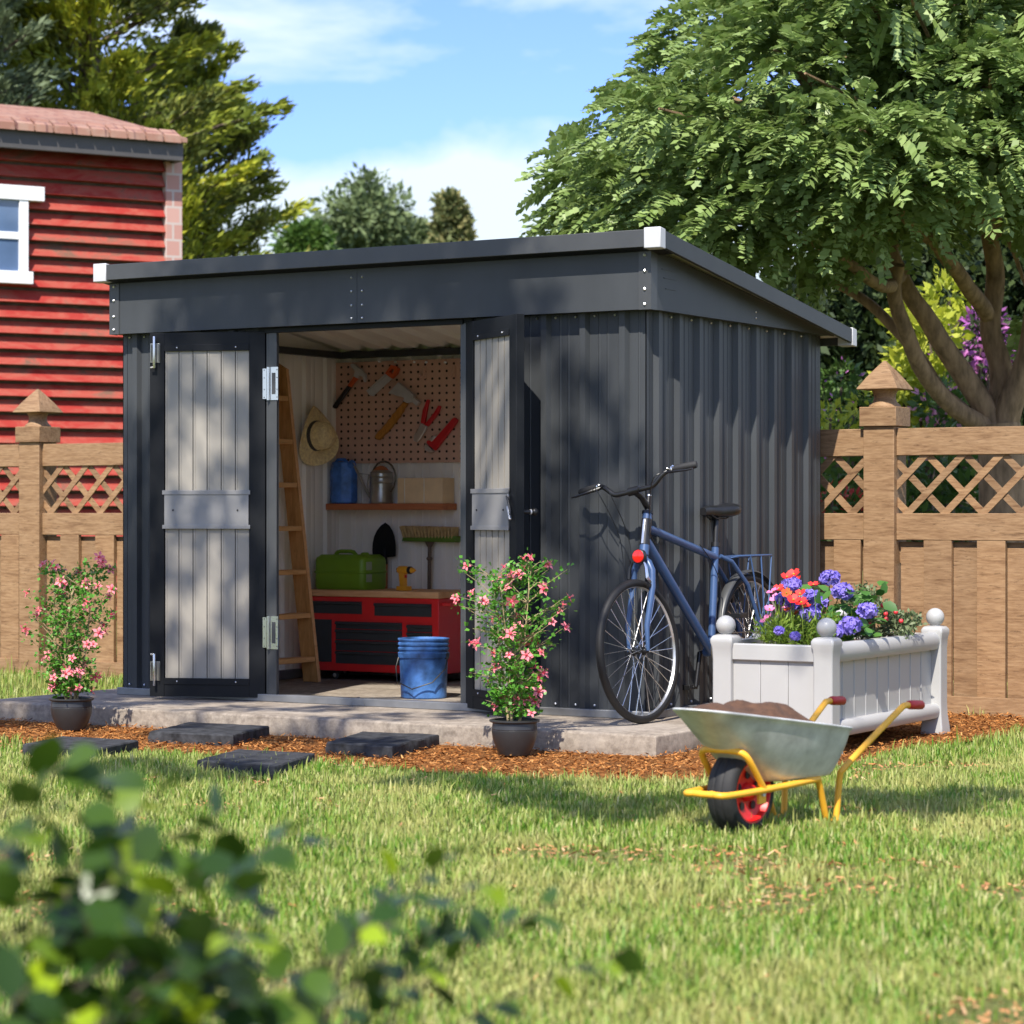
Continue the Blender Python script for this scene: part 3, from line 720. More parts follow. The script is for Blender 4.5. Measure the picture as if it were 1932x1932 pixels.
# ladder
t=thing('wooden_ladder','tall wooden step ladder leaning on the inside left wall of the shed','ladder',(-2.85,1.05,.1))
Lz0,Lz1=.1,1.955; xb,xt=-2.80,-3.035
def lx(z): return xb+(xt-xb)*(z-Lz0)/(Lz1-Lz0)
for y0 in (.78,1.285):
    mb=MB(); w=.105; th=.026
    mb.hexa([(lx(.1)-w,y0,.1005),(lx(.1),y0,.1005),(lx(.1),y0+th,.1005),(lx(.1)-w,y0+th,.1005)],[(lx(1.90)-w,y0,1.96),(lx(1.90),y0,1.90),(lx(1.90),y0+th,1.90),(lx(1.90)-w,y0+th,1.96)])
    s=part('stile',mb,M_['ladder_wood'],t,True,bevel=.003)
    mb=MB(); mb.hexa([(lx(.1)+.0005,y0+.001,.102),(lx(.1)+.003,y0+.001,.102),(lx(.1)+.003,y0+th-.001,.102),(lx(.1)+.0005,y0+th-.001,.102)],[(lx(1.9)+.0005,y0+.001,1.90),(lx(1.9)+.003,y0+.001,1.90),(lx(1.9)+.003,y0+th-.001,1.90),(lx(1.9)+.0005,y0+th-.001,1.90)])
    part('stile_edge',mb,M_['bench_wood'],s,True)
for k in range(7):
    z=.232+.2495*k; x=lx(z); mb=MB(); mb.box(x-.098,x-.002,.807,1.2845,z-.014,z+.014); part('rung',mb,M_['tread_wood'],t,True,bevel=.003)
# tool cabinet
CX0,CX1,CY0,CY1=-3.07,-2.13,1.52,1.93
cab=thing('tool_cabinet','red rolling tool cabinet with black drawers and a wooden top','tool cabinet',(-2.6,1.7,.1))
def dz(cy): return .588-(cy-862)*.000667
def dx_(cx): return CX1+(cx-1575)*.00081
mb=MB(); mb.box(CX0,CX1,CY0,CY1,.152,.583); part('body',mb,M_['cabinet_red'],cab,True,bevel=.004)
mb=MB(); mb.box(CX0-.01,CX1+.008,CY0-.012,CY1+.01,.584,.622); part('worktop',mb,M_['bench_wood'],cab,True,bevel=.004)
DR=[((460,925),(908,1018)),((1035,1515),(915,1028))]+[((700,1268),r) for r in ((1082,1148),(1150,1243),(1245,1338),(1340,1450))]+[((1312,1520),r) for r in ((1095,1158),(1160,1250),(1252,1342),(1344,1440))]
for (a,b),(c,d) in DR:
    mb=MB(); x0,x1=dx_(a),dx_(b); z1,z0=dz(c),dz(d)
    mb.box(x0,x1,CY0-.004,CY0+.004,z0+.001,z1-.001); mb.hexa([(x0,CY0-.016,z1-.016),(x1,CY0-.016,z1-.016),(x1,CY0-.004,z1-.020),(x0,CY0-.004,z1-.020)],[(x0,CY0-.013,z1-.003),(x1,CY0-.013,z1-.003),(x1,CY0-.004,z1-.001),(x0,CY0-.004,z1-.001)])
    part('drawer',mb,M_['drawer_dark'],cab,True,bevel=.001)
mb=MB(); mb.box(dx_(462),dx_(662),CY0-.006,CY0+.002,dz(1440),dz(1070)); part('door',mb,M_['drawer_dark'],cab,True,bevel=.002)
mb=MB(); z=.55; mb.tube([(CX1,CY0+.04,z),(CX1+.045,CY0+.045,z),(CX1+.045,CY1-.05,z),(CX1,CY1-.045,z)],.011,10); part('handle',mb,M_['cabinet_red'],cab,True)
for x,y in ((CX0+.05,CY0+.05),(CX0+.20,CY0+.04),(CX1-.05,CY0+.05),(CX1-.02,CY1-.05),(CX0+.05,CY1-.05)):
    mb=MB(); mb.lathe([(.020,-.009),(.024,-.006),(.024,.006),(.020,.009)],Matrix.Translation((x,y,.1245))@Matrix.Rotation(R(90),4,'X'),18,0); mb.lathe([(.012,-.011),(.012,.011)],Matrix.Translation((x,y,.1245))@Matrix.Rotation(R(90),4,'X'),12,1); mb.box(x-.016,x+.016,y-.014,y+.014,.144,.152)
    part('castor',mb,[M_['black_rubber'],M_['alu']],cab,True)
TZ=.6225
# jerrycan
t=thing('fuel_can','green plastic jerrycan with handle and cap lying on the workbench','fuel can',(-2.86,1.70,TZ),(0,0,R(2)))
def rbox(w,d,h,c,z0,n=5):
    pts=[]
    for sx,sy,a0 in ((1,1,0),(-1,1,90),(-1,-1,180),(1,-1,270)):
        for k in range(n): a=R(a0+90*k/(n-1)); pts.append((sx*(w/2-c)+c*math.cos(a),sy*(d/2-c)+c*math.sin(a)))
    return pts
mb=MB(); rows=[(.97,0,.92),(1,.018,1),(1,.094,1),(1.035,.098,1.035),(1.035,.104,1.035),(1,.108,1),(1,.165,1),(.97,.185,.95),(.84,.203,.82)]; base=rbox(.36,.27,0,.045,0)
vs=[];fs=[];n=len(base)
for sx,z,sy in rows: vs+=[(x*sx,y*sy,z) for x,y in base]
for i in range(len(rows)-1):
    for j in range(n): fs.append((i*n+j,i*n+(j+1)%n,(i+1)*n+(j+1)%n,(i+1)*n+j))
fs+= [tuple(range(n-1,-1,-1)),tuple((len(rows)-1)*n+j for j in range(n))]; mb.add(vs,fs); part('body',mb,M_['jerry_green'],t,smooth=35)
mb=MB(); mb.tube([(-.07,-.06,.195),(-.05,-.06,.218),(-.03,-.06,.222),(.04,-.06,.222),(.06,-.06,.218),(.08,-.06,.195)],.012,10); part('handle',mb,M_['jerry_green'],t)
mb=MB(); mb.lathe([(.026,.185),(.026,.212),(.020,.220),(.001,.221)],Matrix.Translation((.125,-.04,-.004)),18); part('cap',mb,M_['jerry_green'],t,smooth=35)
mb=MB(); mb.box(.1802,.182,-.115,-.055,.115,.162); mb.box(.1802,.182,-.115,-.055,.045,.09)
mb.xf(Matrix.Translation((0,0,0))); part('sticker',mb,M_['label_grey'],t)
# drill
t=thing('cordless_drill','yellow cordless drill standing on the wooden workbench','drill',(-2.42,1.60,TZ),(0,0,R(-12)))
mb=MB(); mb.lathe([(.001,-.045),(.018,-.044),(.024,-.03),(.024,.02),(.019,.035),(.017,.040)],Matrix.Translation((0,0,.118))@Matrix.Rotation(R(90),4,'Y'),16)
mb.hexa([(-.020,-.016,.02),(.014,-.016,.02),(.014,.016,.02),(-.020,.016,.02)],[(-.030,-.016,.105),(.010,-.016,.105),(.010,.016,.105),(-.030,.016,.105)]); mb.box(-.040,.042,-.024,.024,.0,.026); part('body',mb,M_['drill_yellow'],t,bevel=.004)
mb=MB(); Mx=Matrix.Translation((0,0,.118))@Matrix.Rotation(R(90),4,'Y'); mb.lathe([(.017,.040),(.022,.043),(.022,.058),(.017,.064)],Mx,16); mb.box(-.050,-.045,-.012,.012,.105,.13); part('collar',mb,M_['black_plastic'],t)
mb=MB(); mb.lathe([(.017,.064),(.014,.078),(.006,.092),(.003,.098)],Mx,14); part('chuck',mb,M_['drill_yellow'],t)
mb=MB(); mb.box(.012,.020,-.006,.006,.074,.090); part('trigger',mb,M_['red_tool'],t)
# shovel
t=thing('shovel','spade with black blade standing upside down behind the workbench','shovel',(-2.761,1.935,.1),(R(0),0,0))
mb=MB(); pr=[(0,1.012),(.030,.995),(.055,.965),(.072,.93),(.081,.89),(.083,.85),(.081,.812),(.02,.806),(-.02,.806),(-.081,.812),(-.083,.85),(-.081,.89),(-.072,.93),(-.055,.965),(-.030,.995)]
vs=[];fs=[];nn=len(pr)
for k in (0,.004):
    for s in (1,.5):
        for a,b in pr: vs.append((a*s,-.02+k+.012*(abs(a*s)/.08)**2*-1,.90+(b-.90)*s-.1))
for o in (0,2*nn):
    for j in range(nn): fs.append((o+j,o+(j+1)%nn,o+nn+(j+1)%nn,o+nn+j))
    fs.append(tuple(o+nn+j for j in range(nn)))
for j in range(nn): fs.append((j,2*nn+j,2*nn+(j+1)%nn,(j+1)%nn))
mb.add(vs,fs); part('blade',mb,M_['anthracite_dark'],t,smooth=50)
mb=MB(); mb.tube([(0,-.022,.76),(0,-.024,.70),(0,-.022,.665)],[.008,.016,.0175],12); part('socket',mb,M_['anthracite_dark'],t)
mb=MB(); mb.tube([(0,-.022,.665),(0,-.018,.02)],.0165,12); part('handle',mb,M_['shovel_wood'],t)
# broom
t=thing('push_broom','push broom with tan bristles and green head standing upside down by the back wall','broom',(-2.46,1.93,.1),(0,R(.8),R(-4)))
mb=MB(); mb.hexa([(-.19,-.035,.80),(.195,-.035,.80),(.195,.03,.80),(-.19,.03,.80)],[(-.185,-.030,.822),(.205,-.030,.838),(.205,.03,.838),(-.185,.03,.822)]); part('head',mb,M_['broom_green'],t,bevel=.004)
mb=MB(); q=random.Random(4)
for i in range(16):
    for j in range(4):
        x=-.178+i*.0235; y=-.026+j*.016; z=.823; lean=-.012 if i<8 else .006
        mb.tube([(x,y,z),(x+lean*.5,y-.006,z+.035),(x+lean+q.uniform(-.004,.004),y-.012,z+.066)],[.007,.009,.0115],6)
part('bristles',mb,M_['bristle'],t)
mb=MB(); mb.tube([(0,-.01,.02),(0,-.01,.805)],.011,10); mb.lathe([(.013,.69),(.018,.70),(.018,.706),(.013,.712)],Matrix.Translation((0,-.01,0)),12); mb.lathe([(.014,.77),(.030,.802)],Matrix.Translation((0,-.01,0)),12); part('handle',mb,M_['handle_brown'],t)
# bucket
t=thing('blue_bucket','scuffed blue plastic bucket with wire handle on the shed floor','bucket',(-1.635,.60,.1005),(0,0,R(10)))
mb=MB(); mb.lathe([(.116,0),(.120,.006),(.127,.212),(.134,.214),(.136,.238),(.129,.242),(.1290,.252),(.135,.256),(.135,.264),(.129,.268),(.129,.276),(.135,.280),(.135,.288),(.130,.292),(.131,.302),(.136,.306),(.136,.313),(.128,.314),(.124,.30),(.122,.10),(.116,.012),(.001,.012)],None,40,caps=False); mb.lathe([(.116,0),(.001,.0)],None,40,caps=False)
part('body',mb,M_['blue_plastic'],t,smooth=30)
mb=MB()
for s in (1,-1): mb.box(s*.128-.008 if s>0 else -.136,.136 if s>0 else -.120,-.016,.016,.206,.236)
mb.tube([(.138,-.004,.222),(.142,-.04,.16),(.10,-.12,.09),(.0,-.158,.055),(-.10,-.12,.09),(-.142,-.04,.16),(-.138,-.004,.222)],.0035,8); part('handle',mb,M_['black_plastic'],t)
# ------------------------------------------------------------------ bicycle   (local: x back, y left of the rider, z up)
BR_=(R(-4.5),0,R(87.0))
bike=thing('bicycle','blue bicycle with black saddle and handlebars leaning on the shed corner','bicycle',(.105,-.225,.101),BR_)
WR=.333
def T(*a): return Matrix.Translation(Vector(a))
def wheel(c,steer,hubw,seed):
    M=T(*c)@Matrix.Rotation(R(steer),4,'Z')@Matrix.Rotation(R(90),4,'X')
    mb=MB(); mb.lathe([(WR-.036,-.010),(WR-.020,-.012),(WR-.019,-.010),(WR-.024,0),(WR-.019,.010),(WR-.020,.012),(WR-.036,.010),(WR-.040,0),(WR-.036,-.010)],M,72,caps=False)
    w=part('wheel',mb,M_['alu'],bike,smooth=35)
    mb=MB(); pr=[]
    for k in range(13): a=R(-150+300*k/12); pr.append((WR-.019+.019*math.cos(a),.019*math.sin(a)))
    mb.lathe(pr,M,80,caps=False); part('tyre',mb,M_['tyre_black'],w,smooth=50)
    mb=MB(); 
    for s in (-1,1): mb.lathe([(WR-.031,s*.0118),(WR-.0225,s*.0138)],M,80,caps=False)
    part('rim_stripe',mb,M_['rim_tan'],w,smooth=50)
    mb=MB()
    for k in range(32):
        s=1 if k%2 else -1; a=2*math.pi*k/32; b=a+(.55 if (k//2)%2 else -.55)
        p=M@Vector((.020*math.cos(b),.020*math.sin(b),s*.028)); q=M@Vector(((WR-.038)*math.cos(a),(WR-.038)*math.sin(a),0)); mb.tube([p,q],.0018,5,caps=False)
    part('spokes',mb,M_['chrome'],w)
    mb=MB(); mb.lathe([(.012,-.05),(.012,-.03),(.022,-.029),(.022,-.026),(.014,-.024),(.014,.024),(.022,.026),(.022,.029),(.012,.03),(.012,.05)],M,16); part('hub',mb,M_['black_plastic'],w)
    return M
ST=-2.5
FAX=Vector((0,0,WR)); RAX=Vector((1.10,0,WR))
wheel(FAX,ST,.05,1); wheel(RAX,0,.06,2)
HB=Vector((.105,0,.775)); HT=Vector((.163,0,.968)); ax=(HT-HB).normalized()
BB=Vector((.675,0,.300)); SK=Vector((.790,0,.815))
frame=MB(); n=16
frame.tube([HB,HT],.0235,n); frame.tube([HB+ax*.135,SK-Vector((.012,0,.06))],.0195,n); frame.tube([HB+ax*.075,BB],[.024,.022],n); frame.tube([BB,SK],.0185,n)
frame.lathe([(.022,-.036),(.022,.036)],T(*BB)@Matrix.Rotation(R(90),4,'X'),16)
for s in (-1,1):
    frame.tube([BB+Vector((.03,.02*s,0)),BB+Vector((.10,.032*s,0)),RAX+Vector((-.05,.062*s,0)),RAX+Vector((0,.066*s,0))],[.011,.011,.009,.007],10)
    frame.tube([SK+Vector((.005,.02*s,-.055)),SK+Vector((.07,.045*s,-.085)),Vector((.99,.052*s,.615)),Vector((1.04,.058*s,.50)),RAX+Vector((0,.066*s,0))],[.010,.0115,.0115,.010,.008],10)
fr=part('frame',frame,M_['bike_blue'],bike,smooth=50)
mb=MB(); c0=HB+ax*.05; mb.tube([c0+Vector((-.0,.0,0)),c0+ax*.125],.0242,20); 
mb.xf(T(-.0015,0,0)); part('head_badge',mb,M_['black_plastic'],fr,smooth=50)
mb=MB(); mb.box(-.028,-.0245,-.008,.004,0,.12); mb.xf(T(*(c0))@Matrix.Rotation(R(16.7),4,'Y')); part('head_badge',mb,M_['alu'],fr,bevel=.001)
# steering assembly
SM=T(*HB)@Matrix.Rotation(R(ST),4,ax)@T(*(-HB))
fk=MB(); CR=HB-ax*.03
fk.tube([HB-ax*.004,CR],.022,14)
for s in (-1,1):
    pts=[CR+Vector((0,.0,.012)),CR+Vector((-.002,.030*s,-.008)),CR+Vector((-.008,.050*s,-.045)),CR+Vector((-.02,.054*s,-.12)),Vector((.005,.053*s,.45)),Vector((0,.052*s,WR))]
    fk.tube(pts,[.018,.018,.0165,.0155,.013,.009],12)
fk.xf(SM); fork=part('fork',fk,M_['bike_blue'],bike,smooth=50)
mb=MB()
for s in (-1,1):
    p=CR+Vector((-.045,.050*s,-.085)); mb.tube([p+Vector((.02,0,-.02)),p+Vector((-.01,0,.01)),p+Vector((-.005,-.004*s,.055)),p+Vector((0,-.016*s,.08))],[.008,.010,.008,.005],8,1 if s<0 else 0); mb.box(p.x-.012,p.x+.03,p.y-.008,p.y+.004,p.z-.035,p.z-.022)
mb.tube([CR+Vector((-.045,-.045,-.005)),CR+Vector((-.05,0,.0)),CR+Vector((-.045,.05,-.008))],.002,6)
mb.xf(SM); part('brake',mb,[M_['black_plastic'],M_['chrome']],fork)
mb=MB(); mb.tube([HT,HT+ax*.012],.027,16); mb.tube([HT+ax*.012,HT+ax*.085],.014,14); mb.tube([HT+ax*.03,HT+ax*.06+Vector((-.055,0,.02)),HT+ax*.10+Vector((-.122,0,.01))],[.017,.015,.017],12); mb.ball(HT+ax*.088,.012,10,1)
mb.xf(SM); part('stem',mb,[M_['black_plastic'],M_['chrome']],fork)
HC=HT+ax*.10+Vector((-.126,0,.012)); TM=SM@T(*HC)@Matrix.Rotation(R(-6.5),4,'X')@Matrix.Rotation(R(5),4,'Z')
mb=MB(); pts=[]
for s in (1,): pts=[(.055,.300,.060),(.035,.200,.062),(.012,.155,.045),(.0,.105,.004),(0,.06,0),(0,-.06,0),(0,-.105,.004),(.012,-.155,.045),(.035,-.200,.062),(.055,-.300,.060)]
def smooth_path(P,k=4):
    P=[Vector(p) for p in P]; out=[]
    for i in range(len(P)-1):
        p0=P[max(0,i-1)];p1=P[i];p2=P[i+1];p3=P[min(len(P)-1,i+2)]
        for j in range(k):
            t=j/k; out.append(.5*((2*p1)+(p2-p0)*t+(2*p0-5*p1+4*p2-p3)*t*t+(3*p1-p0-3*p2+p3)*t**3))
    out.append(P[-1]); return out
mb.tube(smooth_path(pts),.0118,12); mb.tube([(0,.03,0),(0,-.03,0)],.020,14); mb.xf(TM); hb=part('handlebar',mb,M_['black_plastic'],bike,smooth=50)
for s in (1,-1):
    mb=MB(); a=Vector((.037,.21*s,.062)); b=Vector((.056,.315*s,.0595)); mb.tube([a,a.lerp(b,.1),b.lerp(a,.1),b],[.015,.0175,.0175,.015],14); mb.xf(TM); part('grip',mb,M_['black_rubber'],hb,smooth=50)
    mb=MB(); mb.tube([(.028,.175*s,.058),(.015,.195*s,.05),(-.01,.215*s,.045),(-.018,.30*s,.035),(-.014,.325*s,.036)],[.010,.009,.007,.005,.004],8); mb.tube([(.034,.196*s,.062),(.0345,.203*s,.062)],.0185,14,1); mb.ball((.012,.185*s,.066),.006,8,1); mb.xf(TM); part('brake_lever',mb,[M_['black_plastic'],M_['chrome']],hb)
def cbl(pts,r=.0022):
    mb=MB(); mb.tube(smooth_path(pts,6),r,6); part('cable',mb,M_['black_plastic'],bike)
q=lambda *a: TM@Vector(a)
cbl([q(-.005,.215,.045),q(-.06,.16,.03),HT+Vector((-.10,.10,-.10)),HT+Vector((-.11,.08,-.33)),CR+Vector((-.05,.03,0))])
cbl([q(.0,.17,.045),q(-.05,.11,.03),HT+Vector((-.07,.07,-.10)),HT+Vector((-.08,.06,-.30)),CR+Vector((-.045,.045,.01))])
cbl([q(-.005,-.215,.045),q(-.07,-.15,.03),HT+Vector((-.06,-.05,.03)),HB+Vector((.02,-.03,.10)),HB+Vector((.10,-.02,.04))])
cbl([Vector((.60,-.02,.82)),Vector((.70,-.03,.72)),Vector((.76,-.03,.60)),BB+Vector((.02,-.03,.12))])
mb=MB(); Ml=T(*(HB+Vector((-.062,-.01,-.005))))@Matrix.Rotation(R(-90),4,'Y')@Matrix.Rotation(R(0),4,'X'); mb.lathe([(.033,-.022),(.034,.0),(.031,.003)],Ml,24); mb.box(HB.x-.045,HB.x-.015,-.012,.012,.765,.785); mb.xf(SM); rf=part('reflector',mb,M_['black_plastic'],bike)
mb=MB(); mb.lathe([(.0305,.0032),(.028,.008),(.015,.012),(.001,.013)],Ml,24); mb.xf(SM); part('lens',mb,M_['red_lens'],rf)
# seat
sd=(SK-BB).normalized(); mb=MB(); mb.tube([SK-sd*.01,SK+sd*.012],.022,16); mb.tube([SK,SK+sd*.138],.0145,14,0)
part('seat_post',mb,[M_['black_plastic']],bike)
mb=MB(); SC=SK+sd*.165+Vector((.0,0,.005)); prof=[(-.135,.018,.012,.0),(-.10,.024,.016,.004),(-.05,.028,.018,.002),(0,.045,.020,0),(.05,.072,.022,.002),(.09,.078,.024,.006),(.125,.070,.022,.008),(.145,.045,.012,.006)]
rows=[];nn=16;vs=[];fs=[]
for x,w,h,z in prof:
    for j in range(nn):
        a=2*math.pi*j/nn; yy=w*math.cos(a); zz=h*1.45*math.sin(a)+ (0 if math.sin(a)>0 else -.010*abs(math.cos(a))); vs.append(SC+Vector((x,yy,z+zz)))
for i in range(len(prof)-1):
    for j in range(nn): fs.append((i*nn+j,i*nn+(j+1)%nn,(i+1)*nn+(j+1)%nn,(i+1)*nn+j))
fs+=[tuple(range(nn-1,-1,-1)),tuple((len(prof)-1)*nn+j for j in range(nn))]; mb.add(vs,fs)
sdl=part('saddle',mb,M_['black_plastic'],bike,smooth=70)
mb=MB()
for s in (-1,1): mb.tube([SC+Vector((-.11,.01*s,-.008)),SC+Vector((-.04,.02*s,-.038)),SC+Vector((.05,.02*s,-.038)),SC+Vector((.10,.045*s,-.010))],.0035,8)
mb.box(SC.x-.02,SC.x+.02,-.02,.02,SC.z-.045,SC.z-.028); part('saddle_rails',mb,M_['black_plastic'],sdl)
# drivetrain
mb=MB(); cy=-.050; Mc=T(BB.x,cy,BB.z)@Matrix.Rotation(R(90),4,'X'); pr=[(.072,-.002),(.084,-.002),(.084,.002),(.072,.002),(.072,-.002)]; mb.lathe(pr,Mc,48,caps=False); mb.lathe([(.025,-.003),(.025,.003)],Mc,16)
for k in range(5): a=R(72*k+20); p=Mc@Vector((.02*math.cos(a),.02*math.sin(a),0)); q_=Mc@Vector((.076*math.cos(a),.076*math.sin(a),0)); mb.tube([p,q_],.006,6)
part('chainring',mb,M_['black_plastic'],bike,smooth=30)
mb=MB(); rc=RAX+Vector((0,-.04,0)); 
for k in range(5): mb.lathe([(.028+.006*k,-.001),(.028+.006*k,.001)],T(rc.x,rc.y+.005*(4-k)*-1+.01,rc.z)@Matrix.Rotation(R(90),4,'X'),20)
part('cassette',mb,M_['steel'],bike,smooth=30)
mb=MB(); k1=.085; k2=.045
mb.tube([BB+Vector((0,cy,k1)),rc+Vector((0,0,k2))],.0035,6); mb.tube([BB+Vector((0,cy,-k1)),RAX+Vector((-.03,-.045,-.09)),RAX+Vector((.0,-.045,-.13)),RAX+Vector((.02,-.045,-.10)),rc+Vector((.03,0,-.02))],.0035,6)
arc=[BB+Vector((-k1*math.sin(a),cy,k1*math.cos(a))) for a in [R(15*i) for i in range(13)]]; mb.tube(arc,.0038,6); part('chain',mb,M_['brass_dark'],bike)
for s,dirz in ((-1,1),(1,-1)):
    mb=MB(); y=.062*s; d=Vector((.05*dirz,0,.168*dirz)).normalized()*.172; e=BB+Vector((0,y*1.12,0))+d; mb.tube([BB+Vector((0,.03*s,0)),BB+Vector((0,y,0))],.011,10); mb.tube([BB+Vector((0,y,0)),e],[.0125,.0105],10); ck=part('crank',mb,M_['black_plastic'],bike)
    mb=MB(); yo=y*1.12; a,b=sorted((yo+.012*s,yo+.098*s)); 
    mb.box(e.x-.038,e.x-.024,a,b,e.z-.012,e.z+.012); mb.box(e.x+.024,e.x+.038,a,b,e.z-.012,e.z+.012); mb.box(e.x-.0239,e.x+.0239,b-.012,b,e.z-.011,e.z+.011); mb.box(e.x-.0239,e.x+.0239,a,a+.012,e.z-.011,e.z+.011); mb.tube([(e.x,yo,e.z),(e.x,b-.01 if s>0 else a+.01,e.z)],.009,8)
    part('pedal',mb,M_['black_plastic'],ck,bevel=.002)
# rear mudguard
mb=MB(); vs=[];fs=[]; N=26
for i in range(N+1):
    a=R(-5+125*i/N)+R(10); 
    for r,yy in ((WR+.010,-.026),(WR+.018,-.018),(WR+.021,0),(WR+.018,.018),(WR+.010,.026)): vs.append(RAX+Vector((-r*math.cos(a)+.0,yy,r*math.sin(a))))
for i in range(N):
    for j in range(4): fs.append((i*5+j,i*5+j+1,(i+1)*5+j+1,(i+1)*5+j))
mb.add(vs,fs); mg=part('mudguard',mb,M_['trim_grey'],bike,smooth=60); so=mg.modifiers.new('th','SOLIDIFY'); so.thickness=.002
# carrier
mb=MB(); z=.755; x0,x1=.88,1.27
mb.tube([(x0,.03,z-.006),(x0+.03,.06,z),(x1-.03,.065,z),(x1,.04,z+.002),(x1,-.04,z+.002),(x1-.03,-.065,z),(x0+.03,-.06,z),(x0,-.03,z-.006)],.005,8)
for y in (-.022,.022): mb.tube([(x0+.02,y,z+.004),(x1-.004,y,z+.004)],.0042,8)
for x in (x0+.08,x0+.17,x0+.26,x0+.33): mb.tube([(x,-.064,z+.002),(x,.064,z+.002)],.004,8)
mb.tube([(x0,.028,z-.006),SK+Vector((.01,.018,-.055))],.0045,8); mb.tube([(x0,-.028,z-.006),SK+Vector((.01,-.018,-.055))],.0045,8)
for s in (-1,1):
    for x in (x0+.14,x0+.25,x1-.03): mb.tube([(x,.064*s,z),(RAX.x+(x-RAX.x)*.12,.072*s,WR+.03)],.0042,8)
part('carrier',mb,M_['bike_blue'],bike,smooth=50)
mb=MB(); mb.tube([Vector((.93,-.062,.56)),Vector((.945,-.035,.60)),Vector((.955,0,.615)),Vector((.945,.035,.60)),Vector((.93,.062,.56))],.004,8); mb.box(.955,.975,-.028,-.018,.53,.60); mb.box(.955,.975,.018,.028,.53,.60); part('brake',mb,M_['black_plastic'],bike)
mb=MB(); mb.tube([BB+Vector((.10,.045,-.02)),BB+Vector((.16,.09,-.16)),BB+Vector((.17,.10,-.25))],[.008,.007,.007],8); 

# ------------------------------------------------------------------ planter
PX0,PX1,PY0,PY1=.515,1.112,-.368,1.03
pl=thing('planter_box','large white wooden planter box with ball finials beside the shed','planter',((PX0+PX1)/2,(PY0+PY1)/2,.006))
pw=.108; W=M_['planter_white']
for cx in (PX0+pw/2,PX1-pw/2):
    for cy in (PY0+pw/2,PY1-pw/2):
        mb=MB(); h=pw/2
        def rr(hh,z): return [(cx-hh,cy-hh,z),(cx+hh,cy-hh,z),(cx+hh,cy+hh,z),(cx-hh,cy+hh,z)]
        rows=[rr(h*1.06,.006),rr(h*1.02,.04),rr(h*.88,.10),rr(h*.84,.16),rr(h*.84,.42),rr(h*.90,.47),rr(h*1.0,.492),rr(h*1.0,.508),rr(h*.86,.522),rr(h*.5,.528)]
        vs=sum(rows,[]); fs=[(3,2,1,0),(36,37,38,39)]
        for k in range(9):
            for i in range(4): fs.append((k*4+i,k*4+(i+1)%4,k*4+4+(i+1)%4,k*4+4+i))
        mb.add(vs,fs); p=part('leg',mb,W,pl,True,smooth=30,bevel=.007)
        mb=MB(); mb.lathe([(.026,.527),(.022,.534)],Matrix.Translation((cx,cy,0)),20); mb.ball((cx,cy,.568),.0445,24); part('ball_finial',mb,W,p,True,smooth=70)
def rail(a,b,z0,z1,axis,c,outs,rnd=True):
    mb=MB(); t=.052
    pr=[(-t*.45,z0),(t*.35,z0),(t*.5,z0+(z1-z0)*.12),(t*.62,z0+(z1-z0)*.38),(t*.62,z0+(z1-z0)*.62),(t*.5,z0+(z1-z0)*.86),(t*.3,z1),(-t*.45,z1)]
    if axis=='y': mb.prism(pr,lambda p,q,d:(c+p*outs,d,q),a,b)
    else: mb.prism(pr,lambda p,q,d:(d,c+p*outs,q),a,b)
    return mb
x0,x1=PX0+pw*.9,PX1-pw*.9; y0,y1=PY0+pw*.9,PY1-pw*.9
cf,cb,cl,cr=PY0+.045,PY1-.045,PX0+.045,PX1-.045
for mbx in (rail(y0,y1,.415,.498,'y',cr,1),rail(y0,y1,.085,.155,'y',cr,1),rail(y0,y1,.415,.498,'y',cl,-1),rail(y0,y1,.085,.155,'y',cl,-1)):
    part('rail',mbx,W,pl,True,smooth=35,bevel=.002)
for c,o in ((cf,-1),(cb,1)):
    for z0,z1 in ((.415,.490),(.085,.155)):
        mb=MB(); mb.box(x0,x1,c-.022,c+.022,z0,z1); part('rail',mb,W,pl,True,bevel=.006)
for c,s in ((cr-.022,1),(cl+.022,-1)):
    mb=MB(); n=9; w=(y1-y0)/n
    for i in range(n): mb.box(c-.010,c+.010,y0+i*w+.0015,y0+(i+1)*w-.0015,.13,.43)
    for i in range(1,n): mb.box(c-.013,c+.013,y0+i*w-.0035,y0+i*w+.0035,.13,.428)
    part('side_panel',mb,W,pl,True,bevel=.0015)
for c in (cf+.004,cb-.004):
    mb=MB(); w=(x1-x0)/3
    for i in range(3): mb.box(x0+i*w+.001,x0+(i+1)*w-.001,c-.010,c+.010,.13,.43)
    part('end_panel',mb,W,pl,True,bevel=.002)
mb=MB(); mb.box(cl,cr,cf,cb,.10,.115); part('floor_board',mb,W,pl,True)
mb=MB(); nx,ny=14,30; vs=[];fs=[]
for i in range(nx+1):
    for j in range(ny+1):
        x=cl+.01+(cr-cl-.02)*i/nx; y=cf+.02+(cb-cf-.04)*j/ny; vs.append((x,y,.455+.018*noise.noise(Vector((x*9,y*9,0)))))
for i in range(nx):
    for j in range(ny): a=i*(ny+1)+j; fs.append((a,a+ny+1,a+ny+2,a+1))
mb.add(vs,fs); so=solo('potting_soil',mb,M_['soil'],'brown soil filling the white planter box under the flowers','soil',(.81,.33,.45),world=True,smooth=60)

# ------------------------------------------------------------------ wheelbarrow
wx=RT*.62+FW*.785; wa=math.atan2(wx.y,wx.x)
wl=site(.766,8.33)
wb=thing('wheelbarrow','galvanised wheelbarrow with yellow tube frame and red hub wheel','wheelbarrow',tuple(wl),(0,0,wa))
